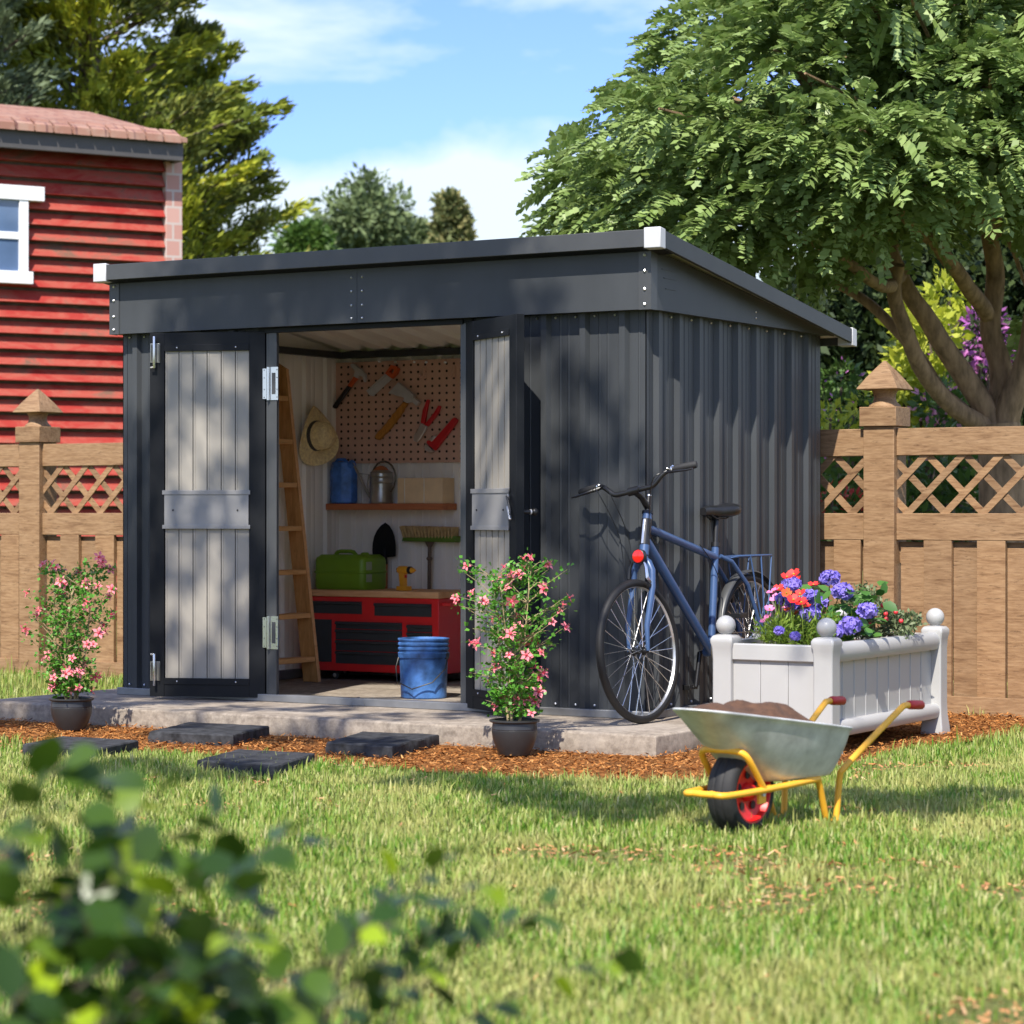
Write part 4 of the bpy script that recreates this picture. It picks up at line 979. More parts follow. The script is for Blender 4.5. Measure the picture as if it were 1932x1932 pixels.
# local x towards the handles, y away from viewer (left), z up
def path(s):
    return [(-.205,-.020*s,.150),(-.225,-.050*s,.150),(-.200,-.078*s,.148),(-.05,-.092*s,.150),(.12,-.106*s,.156),(.285,-.116*s,.163),(.308,-.115*s,.155),(.345,-.110*s,.08),(.374,-.106*s,.016),(.386,-.106*s,.006),(.425,-.106*s,.006),(.439,-.106*s,.016),(.448,-.108*s,.09),(.456,-.112*s,.165),(.472,-.118*s,.187),(.63,-.142*s,.285),(.79,-.158*s,.372),(.82,-.160*s,.384),(.87,-.162*s,.384)]
for s in (1,-1):
    mb=MB(); mb.tube(smooth_path(path(s),3),.0115,12); fr=part('frame_tube',mb,M_['barrow_yellow'],wb,smooth=60)
    mb=MB(); mb.tube([(.845,-.161*s,.385),(.855,-.161*s,.385),(.935,-.163*s,.380),(.941,-.163*s,.380)],[.0135,.0165,.0165,.013],12); part('grip',mb,M_['grip_red'],fr,smooth=50)
for pts,r_ in (([(-.222,-.04,.150),(-.228,0,.150),(-.222,.04,.150)],.0115),([(.06,-.10,.152),(.06,.10,.152)],.009)):
    mb=MB(); mb.tube(pts,r_,12); part('crossbar',mb,M_['barrow_yellow'],wb,smooth=60)
mb=MB()
mb.tube(smooth_path([(.0,-.094,.15),(-.085,-.092,.25),(-.108,-.080,.278),(-.115,-.05,.286),(-.115,.05,.286),(-.108,.080,.278),(-.085,.092,.25),(.0,.094,.15)],3),.0115,12)
part('wheel_hoop',mb,M_['barrow_yellow'],wb,smooth=60)
for s in (1,-1): mb=MB(); mb.box(-.022,.022,-.082*s-.004,-.082*s+.004,.105,.150); mb.lathe([(.010,-.006),(.010,.006)],Matrix.Translation((0,-.088*s,.138))@Matrix.Rotation(R(90),4,'X'),6,1); part('axle_plate',mb,[M_['barrow_yellow'],M_['steel']],wb)
Mw=Matrix.Translation((0,0,.140))@Matrix.Rotation(R(90),4,'X')@Matrix.Diagonal((1.09,1.09,1,1))
mb=MB(); mb.lathe([(.094,-.050),(.106,-.054),(.120,-.048),(.128,-.034),(.131,-.020),(.1285,-.018),(.1285,-.014),(.131,-.012),(.132,0),(.131,.012),(.1285,.014),(.1285,.018),(.131,.020),(.128,.034),(.120,.048),(.106,.054),(.094,.050)],Mw,56,caps=False); tw=part('tyre',mb,M_['black_rubber'],wb,smooth=60)
mb=MB(); mb.lathe([(.096,-.052),(.091,-.051),(.084,-.032),(.056,-.022),(.030,-.022),(.022,-.05),(.014,-.056),(.001,-.056)],Mw,40,caps=False); mb.lathe([(.096,.052),(.091,.051),(.084,.032),(.056,.022),(.030,.022),(.022,.05),(.014,.056),(.001,.056)],Mw,40,caps=False)
part('wheel_rim',mb,M_['barrow_red'],wb,smooth=40)
mb=MB()
for k in range(5):
    a=2*math.pi*k/5+.3
    for s in (-1,1): mb.lathe([(.013,s*.0265),(.013,s*.0285)],Mw@Matrix.Translation((.052*math.cos(a),.052*math.sin(a),0)),12)
mb.tube([(0,-.088,.140),(0,.088,.140)],.007,8); part('hub_holes',mb,M_['black_rubber'],wb)
# tub
rimp=[(-.315,0),(-.300,-.055),(-.255,-.100),(-.10,-.150),(.10,-.182),(.30,-.203),(.375,-.205),(.408,-.180),(.418,0)]
botp=[(.045,0),(.050,-.035),(.065,-.068),(.11,-.095),(.18,-.112),(.30,-.125),(.370,-.128),(.394,-.110),(.402,0)]
full=lambda P:[(x,y) for x,y in P]+[(x,-y) for x,y in P[-2:0:-1]]
rf_,bf_=full(rimp),full(botp); n=len(rf_)
zr=lambda x:.428-.142*(x+.31)
def tubrow(t,ins=0):
    out=[]
    for (a,b),(c,d) in zip(rf_,bf_):
        bul=math.sin(math.pi*t)*.012
        x=c+(a-c)*t; y=d+(b-d)*t; z=.172+(zr(a)-.172)*t
        l=math.hypot(x-.08,y)+1e-6; x+= (x-.08)/l*(bul-ins); y+= y/l*(bul-ins); out.append((x,y,z))
    return out
rows=[[(x*.9+.02,y*.85,.166) for x,y,_ in tubrow(0)],tubrow(0),tubrow(.12),tubrow(.4),tubrow(.7),tubrow(.97)]
rows.append([(x+(x-.08)/math.hypot(x-.08,y)*.012,y+y/math.hypot(x-.08,y)*.012,z+.002) for x,y,z in tubrow(1)])
rows.append([(x+(x-.08)/math.hypot(x-.08,y)*.012,y+y/math.hypot(x-.08,y)*.012,z+.010) for x,y,z in tubrow(1)])
rows.append([(x,y,z+.012) for x,y,z in tubrow(1,.004)]); rows+= [tubrow(.7,.006),tubrow(.1,.006)]
vs=sum(rows,[]);fs=[]
for k in range(len(rows)-1):
    for i in range(n): fs.append((k*n+i,k*n+(i+1)%n,(k+1)*n+(i+1)%n,(k+1)*n+i))
fs+=[tuple(range(n-1,-1,-1)),tuple((len(rows)-1)*n+i for i in range(n))]
mb=MB(); mb.add(vs,fs); tb=part('tub',mb,M_['galv'],wb,smooth=35); s2=tb.modifiers.new('s','SUBSURF'); s2.levels=2; s2.render_levels=2
# heaped soil
mb=MB(); vs=[];fs=[]; NR,NA=14,48
cx0=.07
for i in range(NR+1):
    t=i/NR
    for j in range(NA):
        a=2*math.pi*j/NA
        # radius to rim in this direction
        best=None
        dx,dy=math.cos(a),math.sin(a)
        for (x1_,y1_),(x2_,y2_) in zip(rf_,rf_[1:]+rf_[:1]):
            x1_-=cx0;x2_-=cx0; det=dx*(y1_-y2_)-dy*(x1_-x2_)
            if abs(det)<1e-9: continue
            rr_=( x1_*(y1_-y2_)-y1_*(x1_-x2_))/det; u=(dx*y1_-dy*x1_)/det
            if rr_>0 and -.001<=u<=1.001: best=rr_ if best is None else min(best,rr_)
        r=(best or .2)*.965*t; x=cx0+r*dx; y=r*dy
        hgt_=.058*(1-t**1.6)+.018*noise.noise(Vector((x*9+2,y*9,0)))*(1-t**4)*2+.006*noise.noise(Vector((x*30,y*30,3)))
        vs.append((x,y,zr(x)-.006+hgt_+.008*(1 if -.12<x<.12 else 0)*(1-t)))
for i in range(NR):
    for j in range(NA): fs.append((i*NA+j,i*NA+(j+1)%NA,(i+1)*NA+(j+1)%NA,(i+1)*NA+j))
mb.add(vs,fs); hs_=solo('soil_heap',mb,M_['soil'],'heap of brown garden soil piled in the wheelbarrow','soil',tuple(wl),(0,0,wa),smooth=70)
# ------------------------------------------------------------------ foliage engine
Q4=np.array([(0,0,0),(.45,-.25,.03),(1,0,-.04),(.45,.25,.03)]); QF=np.array([(0,1,2,3)])
L8=np.array([(0,0,0),(.30,-.27,.05),(.30,0,0),(.30,.27,.05),(.68,-.23,.03),(.68,0,-.02),(.68,.23,.03),(1,0,-.10)])
L8F=np.array([(0,1,2,3),(2,1,4,5),(3,2,5,6),(5,4,7,6)])
NEEDLE=np.array([(0,0,0),(.4,-.09,.02),(1,0,0),(.4,.09,.02)])
def nrm(a): return a/(np.linalg.norm(a,axis=-1,keepdims=True)+1e-9)
def inst(tv,tf,pos,dirv,nor,size):
    """place a template leaf at pos with x along dirv, z near nor"""
    n=len(pos); x=nrm(dirv); z=nor-(nor*x).sum(1,keepdims=True)*x; z=nrm(z); y=np.cross(z,x)
    Fm=np.stack([x,y,z],1)*np.asarray(size).reshape(-1,1,1)
    V=(tv[None,:,:]@Fm)+pos[:,None,:]
    F=(np.arange(n)*len(tv))[:,None,None]+tf[None]
    return V.reshape(-1,3),F.reshape(-1,tf.shape[1])
def rdir(n,up=0.0):
    d=rng.normal(size=(n,3)); d[:,2]+=up; return nrm(d)
def blob_leaves(C,Rr,per,size,flat=.7,out=.6,up=.3,shell=.55,tmpl=(Q4,QF)):
    """leaf clumps: centres C (n,3), radii (n), per leaves each"""
    C=np.asarray(C,float); Rr=np.asarray(Rr,float); n=len(C)
    idx=np.repeat(np.arange(n),per); d=rdir(len(idx)); r=shell+(1-shell)*rng.random(len(idx))**.7
    r*=1+.22*rng.normal(size=len(idx))*.5
    off=d*(r*Rr[idx])[:,None]; off[:,2]*=flat
    pos=C[idx]+off
    dv=nrm(d*out+rdir(len(idx),up)*(1-out)); no=nrm(d+rdir(len(idx),.8)*.8)
    return inst(tmpl[0],tmpl[1],pos,dv,no,size*(.65+.7*rng.random(len(idx))))
def join(*vf):
    V=[];F=[];o=0
    for v,f in vf: V.append(v);F.append(f+o);o+=len(v)
    return np.concatenate(V),np.concatenate(F)

# ------------------------------------------------------------------ grass
def lawn_pts(n,dmin,dmax,wide=.235):
    u=rng.random(n); d=np.sqrt(dmin**2+(dmax**2-dmin**2)*u); l=(rng.random(n)*2-1)*wide*d
    x=CAM.x+RT.x*l+FW.x*d; y=CAM.y+RT.y*l+FW.y*d
    return x,y,d
def vnoise(x,y,s,seed):
    """cheap smooth value noise"""
    rs=np.random.default_rng(seed); G=rs.random((64,64)); a=(x*s)%64; b=(y*s)%64
    i=np.floor(a).astype(int); j=np.floor(b).astype(int); fa=a-i; fb=b-j; fa=fa*fa*(3-2*fa); fb=fb*fb*(3-2*fb)
    i%=64;j%=64;i1=(i+1)%64;j1=(j+1)%64
    return G[i,j]*(1-fa)*(1-fb)+G[i1,j]*fa*(1-fb)+G[i,j1]*(1-fa)*fb+G[i1,j1]*fa*fb
def grass(n,dmin,dmax,h0,wide=.235,skip=0):
    x,y,d=lawn_pts(n,dmin,dmax,wide)
    if skip:
        k=np.abs((x-CAM.x)*RT.x+(y-CAM.y)*RT.y)>skip*d; x,y,d=x[k],y[k],d[k]; n=len(x)
    j=.10*(vnoise(x,y,4,1)-.5)+.05*(vnoise(x,y,15,2)-.5)
    ok=~in_poly(x,y+j+.02)&~((x>-3.52)&(x<.45)&(y>-.76)&(y<2.1))&(y<30)
    ok&=~((y>2.12)&(y<2.24)&(np.abs(x)<9))
    pn=vnoise(x,y,1.9,5)*.65+vnoise(x,y,6,6)*.35
    ok&=(rng.random(n)<np.clip((np.where(d<7.2,.70,.80)-pn)*7,.05,1))
    sp=in_poly(x,y)  
    x,y,d,pn=x[ok],y[ok],d[ok],pn[ok]; n=len(x)
    h=h0*(.45+.8*rng.random(n))*(.75+.6*vnoise(x,y,2.6,9)); tall=rng.random(n)<.07; h[tall]*=1.7
    w=.0019+.0022*rng.random(n); az=rng.random(n)*2*np.pi; bend=rng.random(n)**1.5*.8
    side=np.stack([-np.sin(az),np.cos(az),0*az],1)*w[:,None]; fwd=np.stack([np.cos(az),np.sin(az),0*az],1)
    base=np.stack([x,y,np.zeros(n)],1); up=np.array([0,0,1.])
    m=base+fwd*(h*bend*.35)[:,None]+up*(h*.6)[:,None]; t=base+fwd*(h*bend)[:,None]+up*(h*(1-.25*bend))[:,None]
    V=np.stack([base-side,base+side,m+side*.8,m-side*.8,t+side*.12,t-side*.12],1).reshape(-1,3)
    F=(np.arange(n)*6)[:,None,None]+np.array([(0,1,2,3),(3,2,4,5)])[None]
    return V,F.reshape(-1,4)
V,F=join(grass(115000,4.3,8.2,.037),grass(105000,8.2,11.2,.034),grass(42000,11.2,14.5,.05),grass(30000,14.0,19,.06),grass(150000,3.6,15,.045,.62,.235))
gr=npmesh('grass',V,F,M_['grass']); struct(gr,'stuff'); gr['label']='short green and straw coloured lawn grass'; gr['category']='grass'
# tufts creeping over the mulch edge
# ------------------------------------------------------------------ mulch chips + lawn litter
def chips(x,y,z0,smin,smax,flat=.35):
    n=len(x); az=rng.random(n)*2*np.pi; tl=rng.normal(size=n)*.28
    dv=np.stack([np.cos(az),np.sin(az),tl],1); no=nrm(np.stack([rng.normal(size=n)*flat,rng.normal(size=n)*flat,np.ones(n)],1))
    T=np.array([(0,-.14,0),(1,-.10,0),(1,.12,0),(0,.15,0)])
    pos=np.stack([x,y,z0+rng.random(n)*.016],1)
    return inst(T,np.array([(0,1,2,3)]),pos,dv,no,smin+(smax-smin)*rng.random(n))
x=-4.6+6.2*rng.random(90000); y=-1.95+4.1*rng.random(90000); jj=.07*(vnoise(x,y,5,3)-.5)
ok=in_poly(x,y+jj)&~((x>-3.5)&(x<.43)&(y>-.75)); x,y=x[ok],y[ok]
V,F=chips(x,y,.006,.008,.027); mc=npmesh('mulch_chips',V,F,M_['chips']); struct(mc,'stuff'); mc['label']='orange brown bark mulch between slab and lawn'; mc['category']='mulch'
x,y,d=lawn_pts(60000,4.4,11.5); pn=vnoise(x,y,1.9,5)*.65+vnoise(x,y,6,6)*.35; ok=(pn>np.where(d<7.2,.63,.72))&(rng.random(60000)<.5)&~in_poly(x,y)&((x<-3.5)|(x>.43)|(y<-.8)); x,y=x[ok],y[ok]
x2,y2,d2=lawn_pts(900,4.4,11.5); ok=~in_poly(x2,y2)&(y2<-1); x=np.concatenate([x,x2[ok]]);y=np.concatenate([y,y2[ok]])
V,F=chips(x,y,.008,.010,.030,.5); lt=npmesh('lawn_litter',V,F,M_['litter']); struct(lt,'stuff'); lt['label']='dry brown leaf bits scattered in bare patches of the lawn'; lt['category']='litter'

# ------------------------------------------------------------------ trees
def limbs(mb,paths,n=8):
    for P,r in paths:
        P=smooth_path(P,4); k=len(P); rr=[r[0]+(r[1]-r[0])*(i/(k-1)) for i in range(k)]
        P=[p+Vector((noise.noise(p*3)*.03,noise.noise(p*3+Vector((5,5,5)))*.03,0)) for p in P]
        mb.tube(P,rr,n)
# big leafy tree on the right
TB=at(1895,966,16.5); TB.z=0
big=thing('broadleaf_tree','huge spreading green tree with forked trunk behind the right fence','tree',tuple(TB))
D0=16.5
fork=at(1888,800,D0); mb=MB()
limb_ends=[]
def L_(pts,r): limbs(mb,[([at(u,v,D0+dd) for u,v,dd in pts],r)]); 
limbs(mb,[([TB,at(1893,900,D0),fork],(.17,.14))],14)
L_([(1885,810,0),(1830,720,0),(1760,620,-.1),(1700,520,-.2),(1660,420,-.3)],(.085,.045))
L_([(1880,820,0),(1780,740,.1),(1710,640,.2),(1620,560,.3),(1540,520,.4)],(.055,.025))
L_([(1875,810,0),(1800,770,-.1),(1735,690,-.3),(1688,560,-.5),(1690,500,-.6)],(.07,.04))
L_([(1890,810,0),(1885,700,.1),(1868,600,.1),(1880,500,.0),(1850,380,-.2),(1830,250,-.3)],(.09,.045))
L_([(1895,820,0),(1925,700,-.1),(1960,560,-.2),(1980,400,-.3)],(.10,.045))
L_([(1700,520,-.2),(1600,400,-.3),(1450,330,-.4),(1300,330,-.5),(1150,370,-.5)],(.07,.02))
L_([(1680,470,-.2),(1620,330,-.1),(1540,180,0),(1450,90,0)],(.06,.02))
L_([(1700,520,-.2),(1660,540,-.8),(1560,470,-1.3),(1400,420,-1.6)],(.05,.02))
L_([(1865,600,.1),(1780,480,-.6),(1700,400,-1.2),(1650,300,-1.5)],(.06,.02))
# crown clusters
cl=[]
def inside(u,v):
    # outline of the crown in bearing/height
    pts=[(1120,360),(1140,310),(1200,260),(1220,205),(1310,110),(1350,70),(1430,-30),(1600,-160),(1900,-200),(2150,-150),(2300,100),(2250,380),(2050,420),(1940,340),(1840,360),(1760,410),(1640,420),(1560,480),(1440,510),(1340,500),(1260,450),(1190,430),(1140,400)]
    c=False; n=len(pts)
    for i in range(n):
        (x0,y0),(x1,y1)=pts[i],pts[(i+1)%n]
        if (y0>v)!=(y1>v) and u<(x1-x0)*(v-y0)/(y1-y0)+x0: c=not c
    return c
q=random.Random(21)
while len(cl)<235:
    u=q.uniform(1100,2300); v=q.uniform(-200,560)
    if inside(u,v):
        e=((u-1650)/640)**2+((v-170)/400)**2; dd=(1-min(1,e))**.5*2.6
        cl.append((at(u,v,D0+q.uniform(-dd,dd*.5)-.2),q.uniform(.22,.42)))
for (u,v) in ((1080,352),(1100,310),(1150,272),(1115,380),(1190,215),(1220,185),(1280,90),(1300,65),(1345,35),(1380,30),(1270,140),(1130,330),(1180,300),(1955,600),(1090,420),(1140,430)):
    cl.append((at(u,v,D0+q.uniform(-.5,.3)),.20))
crown_c=at(1650,300,D0)
for c,r in cl:
    if q.random()<.55:
        a=at(1700,420,D0-.2) if c.x<at(1800,0,D0).x else at(1870,430,D0)
        limbs(mb,[([a,a.lerp(c,.5)+Vector((0,0,.15)),c],(.028,.008))],5)
part('trunk',mb,M_['bark'],big,True,smooth=70)
# fronds of paired leaflets, drooping outward
FP=[];FD=[];FL=[]
for c,r in cl:
    k=int(40*(r/.42)**1.6)+8
    for _ in range(k):
        d=Vector((q.gauss(0,1),q.gauss(0,1),q.gauss(0,.8)+.25)).normalized(); p=c+Vector((d.x*r,d.y*r,d.z*r*.62))*q.uniform(.55,1.05)
        o=(p-crown_c); o.z*=.3; o.normalize()
        dr=(d*.8+o*.8+Vector((0,0,-.25))).normalized(); FP.append(p); FD.append(dr); FL.append(q.uniform(.14,.27))
FP=np.array([tuple(p) for p in FP]); FD=np.array([tuple(p) for p in FD]); FL=np.array(FL); NF=len(FP)
K=9; POS=[];DIR=[];NOR=[];SZ_=[]
side=nrm(np.cross(FD,np.array([0,0,1.])+rng.normal(size=(NF,3))*.35)); nv=nrm(np.cross(side,FD))
for k in range(K):
    t=(k+.6)/K; droop=np.array([0,0,-1.])*(t*t*.35)
    base=FP+(FD*t+droop)*FL[:,None]
    for s in (-1,1):
        POS.append(base); DIR.append(nrm(side*s+FD*.45+np.array([0,0,-.15])+rng.normal(size=(NF,3))*.18)); NOR.append(nrm(nv+rng.normal(size=(NF,3))*.3+np.array([0,0,.2]))); SZ_.append(FL*.31*(1.1-.5*abs(t-.45)))
POS.append(FP+(FD+np.array([0,0,-.35]))*FL[:,None]); DIR.append(nrm(FD+np.array([0,0,-.5]))); NOR.append(nv); SZ_.append(FL*.2)
leafT=np.array([(0,0,0),(.45,-.36,.02),(1,0,-.05),(.45,.36,.02)])
V,F=inst(leafT,QF,np.concatenate(POS),np.concatenate(DIR),np.concatenate(NOR),np.concatenate(SZ_))
nppart('crown',V,F,M_['tree_leaf'],big)

def conifer(name,label,base,h,spread,mat,n_b,seed,lean=(0,0),zlow=.05,leafn=150,sz=.30,up=.35,dark=None,group=None):
    t=thing(name,label,'tree',tuple(base),group=group); q=random.Random(seed); mb=MB()
    topp=Vector((base.x+lean[0],base.y+lean[1],h)); limbs(mb,[([base,base.lerp(topp,.5),topp],(h*.025,.03))],8)
    P=[];Dv=[];Sz=[]; P2=[];D2=[];S2=[]
    for i in range(n_b):
        f=zlow+(1-zlow)*(i+q.random())/n_b; a=q.uniform(0,2*math.pi); ln=spread*(1-f)**.62*q.uniform(.70,1.18)+.35
        s=base.lerp(topp,f); dv=Vector((math.cos(a),math.sin(a),up*q.uniform(.5,1.4))).normalized(); e=s+dv*ln
        mb.tube([s,s+dv*ln*.6,e],[.05,.03,.01],4)
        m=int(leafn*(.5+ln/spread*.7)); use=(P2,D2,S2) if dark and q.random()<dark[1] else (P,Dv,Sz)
        tt=rng.random(m)**.55; sp_=(1.03-tt)*ln*.14+.045
        c=np.array(tuple(s))+np.array(tuple(dv))*(tt*ln)[:,None]+rng.normal(size=(m,3))*sp_[:,None]*np.array([1,1,.55])
        use[0].append(c); use[1].append(nrm(np.array(tuple(dv))*1.3+rng.normal(size=(m,3))*.45+np.array([0,0,.15]))); use[2].append(sz*(.5+.8*rng.random(m)))
    part('trunk',mb,M_['dark_bark'],t,True,smooth=0)
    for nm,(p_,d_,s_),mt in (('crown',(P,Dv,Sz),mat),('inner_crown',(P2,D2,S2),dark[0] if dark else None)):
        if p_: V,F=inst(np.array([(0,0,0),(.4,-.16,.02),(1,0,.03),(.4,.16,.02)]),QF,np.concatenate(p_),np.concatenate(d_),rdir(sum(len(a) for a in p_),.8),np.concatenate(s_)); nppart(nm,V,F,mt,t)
    return t
b=at(215,966,33); b.z=0
conifer('cypress_tree','tall yellow green cypress with feathery boughs rising behind the red house','',5,1,M_['conifer_leaf'],1,1) if False else None
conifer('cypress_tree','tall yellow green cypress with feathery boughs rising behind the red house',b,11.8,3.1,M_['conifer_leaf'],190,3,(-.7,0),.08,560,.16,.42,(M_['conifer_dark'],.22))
b=at(-10,966,30.5); b.z=0
conifer('grey_green_tree','grey green tree at the far left edge beside the cypress',b,10.0,1.15,M_['grey_green_leaf'],130,8,(-.5,0),.25,240,.13,.5)
# dark side boughs of a second cypress to the right
b=at(430,966,35.5); b.z=0
conifer('dark_cypress','darker cypress with pointed boughs showing against the sky right of the red house',b,7.9,2.5,M_['conifer_dark'],95,12,(-.9,0),.1,430,.15,.62,(M_['conifer_leaf'],.4))
for (u,v,dep,r,nm,lab,mt,seed) in ((690,420,52,(.95,.85),'rounded_tree','round grey green tree far behind the shed roof, left of centre','far_leaf',1),
    (622,452,54,(.50,.42),'small_round_tree','small dark bushy tree just left of the round grey green tree','grey_green_leaf',2),
    (765,445,54,(.55,.50),'pointed_tree','pale green tree with sloping crown right of the round grey green tree','far_leaf',3),
    (848,422,50,(.34,.66),'golden_conifer','small conifer with golden tips standing alone above the shed roof','far_leaf_gold',4),
    (570,460,48,(.42,.42),'bushy_tree','mid green bushy tree beside the cypress above the shed roof','mid_leaf',5)):
    c=at(u,v,dep); base=Vector((c.x,c.y,0)); t=thing(nm,lab,'tree',tuple(base)); mb=MB(); limbs(mb,[([base,base.lerp(c,.5),c],(.22,.10))],8); part('trunk',mb,M_['dark_bark'],t,True)
    C=[];Rr=[]; q=random.Random(seed)
    for k in range(46):
        d=Vector((q.gauss(0,1),q.gauss(0,1),q.gauss(0,1))).normalized()*q.uniform(.3,1)
        wz=1 if nm!='golden_conifer' else 1; tx=1
        if nm=='golden_conifer': tx=.45+.55*(1-(d.z+1)/2)
        C.append((c.x+d.x*r[0]*tx,c.y+d.y*r[0]*tx,c.z+d.z*r[1]-.05)); Rr.append(q.uniform(.2,.38)*min(1.2,r[0]+.3))
    for k in range(26):  # skirt below
        C.append((c.x+q.uniform(-1.1,1.1)*r[0],c.y+q.uniform(-.5,.5),c.z-r[1]*.8-q.uniform(0,2.2))); Rr.append(.42)
    V,F=blob_leaves(C,Rr,120,.16,.9); nppart('crown',V,F,M_[mt],t)
# low belt of woodland behind everything
C=[];Rr=[]; q=random.Random(9)
for k in range(700):
    lat=q.uniform(-12,16); dep=q.uniform(58,64); 
    C.append(tuple(site(lat,dep,q.uniform(.2,6.2)-.12*abs(lat-2)*0))); Rr.append(q.uniform(.6,1.0))
V,F=blob_leaves(C,Rr,60,.36,.9); wd_=npmesh('distant_trees',V,F,M_['far_leaf']); struct(wd_,'stuff'); wd_['label']='distant belt of trees behind the shed and fence'; wd_['category']='woodland'
# dark hedge behind the right-hand shrubs
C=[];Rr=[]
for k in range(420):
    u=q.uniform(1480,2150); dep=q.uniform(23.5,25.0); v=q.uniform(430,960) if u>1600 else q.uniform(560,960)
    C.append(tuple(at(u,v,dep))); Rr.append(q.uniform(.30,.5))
V,F=blob_leaves(C,Rr,110,.13,.9); hd=npmesh('background_hedge',V,F,M_['dark_leaf']); struct(hd,'stuff'); hd['label']='dark hedge behind the garden shrubs on the right'; hd['category']='hedge'
def shrub(name,label,cat,spec,mats,dep,per=120,sz=.09,petals=None,psz=.07,pn=200,group=None):
    u0=sum(s[0] for s in spec)/len(spec); base=at(u0,966,dep); base.z=0
    t=thing(name,label,cat,tuple(base),group=group); mb=MB(); C=[];Rr=[]
    for u,v,r in spec:
        c=at(u,v,dep+random.uniform(-.3,.3)); C.append(tuple(c)); Rr.append(r); limbs(mb,[([base,base.lerp(c,.5),c],(.03,.01))],5)
    part('stems',mb,M_['dark_bark'],t,True)
    V,F=blob_leaves(C,Rr,per,sz,.85); nppart('foliage',V,F,M_[mats],t)
    if petals:
        V,F=blob_leaves(C,[r*1.06 for r in Rr],pn,psz,.85,shell=.85); nppart('blossoms',V,F,M_[petals],t)
    return t
shrub('lime_shrub','bright lime green shrub seen between fence post and tree fork','shrub',[(1730,600,.22),(1755,640,.25),(1730,690,.24),(1765,735,.22),(1790,560,.18),(1745,770,.22),(1705,720,.18),(1740,820,.25)],'lime_leaf',20,190,.10)
shrub('mauve_shrub','mauve flowering rhododendron behind the fork of the big tree','shrub',[(1835,640,.22),(1865,660,.20),(1850,610,.18),(1805,680,.16),(1880,630,.15),(1845,700,.2)],'dark_leaf',21,60,.10,'mauve_petal',.075,130)
shrub('pink_shrub','pink flowering bush low between fence and tree trunk','shrub',[(1770,765,.16),(1800,780,.16),(1825,770,.14),(1785,740,.13),(1800,830,.2)],'mid_leaf',19,90,.09,'pink_far_petal',.06,28)
shrub('purple_shrub','dim mauve and green bush between the shed corner and the fence post','shrub',[(1585,715,.15),(1565,760,.16),(1610,780,.2),(1580,830,.22),(1640,830,.22)],'mid_leaf',19.5,120,.08,'mauve_petal',.05,10)
shrub('green_shrub','yellow green bush seen low over the fence beside the shed','shrub',[(1565,790,.14),(1580,820,.16),(1640,760,.14),(1600,800,.15)],'lime_leaf',18.7,60,.07)
shrub('lattice_shrub','mid green bushes seen through the right fence lattice','shrub',[(1700,900,.3),(1760,880,.3),(1790,950,.3),(1620,900,.28),(1580,960,.25),(1850,940,.2),(1700,980,.3)],'mid_leaf',17.6,170,.10)
shrub('red_flower_shrub','red flowering bush seen through the lattice next to the shed','shrub',[(1565,945,.12),(1590,955,.12),(1610,965,.10)],'mid_leaf',16.9,90,.07,'red_far_petal',.055,50)
# shading tree towards the sun (beyond the left of the picture, crown overhead)
SUN=Vector((.28,-1,1.28)).normalized()
st_b=Vector((-5.2,-8.4,0)); sh_t=thing('shade_tree','tall garden tree whose boughs throw dappled shade on the shed front','tree',tuple(st_b)); mb=MB()
cc=Vector((-1.75,0,1.05))+SUN*9.5
limbs(mb,[([st_b,st_b+Vector((.2,.1,3.5)),st_b+Vector((1.2,.3,6.5)),cc+Vector((-1.2,0,-.4))],(.28,.14)),([st_b+Vector((1.0,.25,6.2)),cc+Vector((.4,.3,-.3))],(.12,.04))],10)
part('trunk',mb,M_['bark'],sh_t,True)
rt_=Vector((1,0,0)); up_=SUN.cross(rt_).normalized(); 
if up_.z<0: up_=-up_
C=[];Rr=[]; q=random.Random(5)
def shade(ux,uz,r): 
    """ux: metres along the shed front from its left end region, uz: height there"""
    t=q.uniform(8.6,10.2); p=Vector((ux,0,uz))+SUN*t; C.append(tuple(p)); Rr.append(r)
SHADE=[(-2.42+.27*i,2.14+.05*(i%2),.19) for i in range(7)]+[(-2.30+.30*i,2.40,.17) for i in range(6)]+[(-2.25,1.88,.12),(-.9,1.92,.14)]+[
 (-2.78,2.12,.10),(-2.62,2.36,.08),(-3.12,1.30,.14),(-3.10,.95,.17),(-3.06,.55,.2),(-3.1,.2,.2),
 (-2.84,1.72,.11),(-2.50,1.76,.14),(-2.66,1.38,.12),(-2.30,1.34,.11),(-2.86,1.02,.13),(-2.44,1.00,.14),(-2.68,.62,.12),(-2.32,.60,.14),(-2.84,.22,.14),(-2.42,.20,.17),
 (-1.62,.22,.10),(-2.05,.30,.08),(-1.2,.5,.09),
 (-.90,1.74,.12),(-.74,1.30,.11),(-.92,.90,.12),(-.70,.52,.13),(-.90,.16,.13),
 (-.50,1.86,.08),(-.30,1.50,.12),(-.40,1.14,.12),(-.10,1.24,.08),(-.34,.74,.12),(-.12,.66,.08),(-.48,.36,.14),(-.22,.24,.13),
 (-3.3,-.1,.3),(-3.15,-.45,.15),(-2.6,-.20,.18),(-2.2,-.55,.13),(-1.75,-.25,.14),(-1.3,-.55,.14),(-.9,-.22,.14),(-.55,-.35,.10),(-.15,-.2,.10),
 (-2.3,-1.2,.16),(-1.6,-1.1,.18),(-3.4,-.9,.3),(-1.1,-1.6,.18),(.62,.30,.09),(.90,.12,.07)]
for a in SHADE: shade(*a)
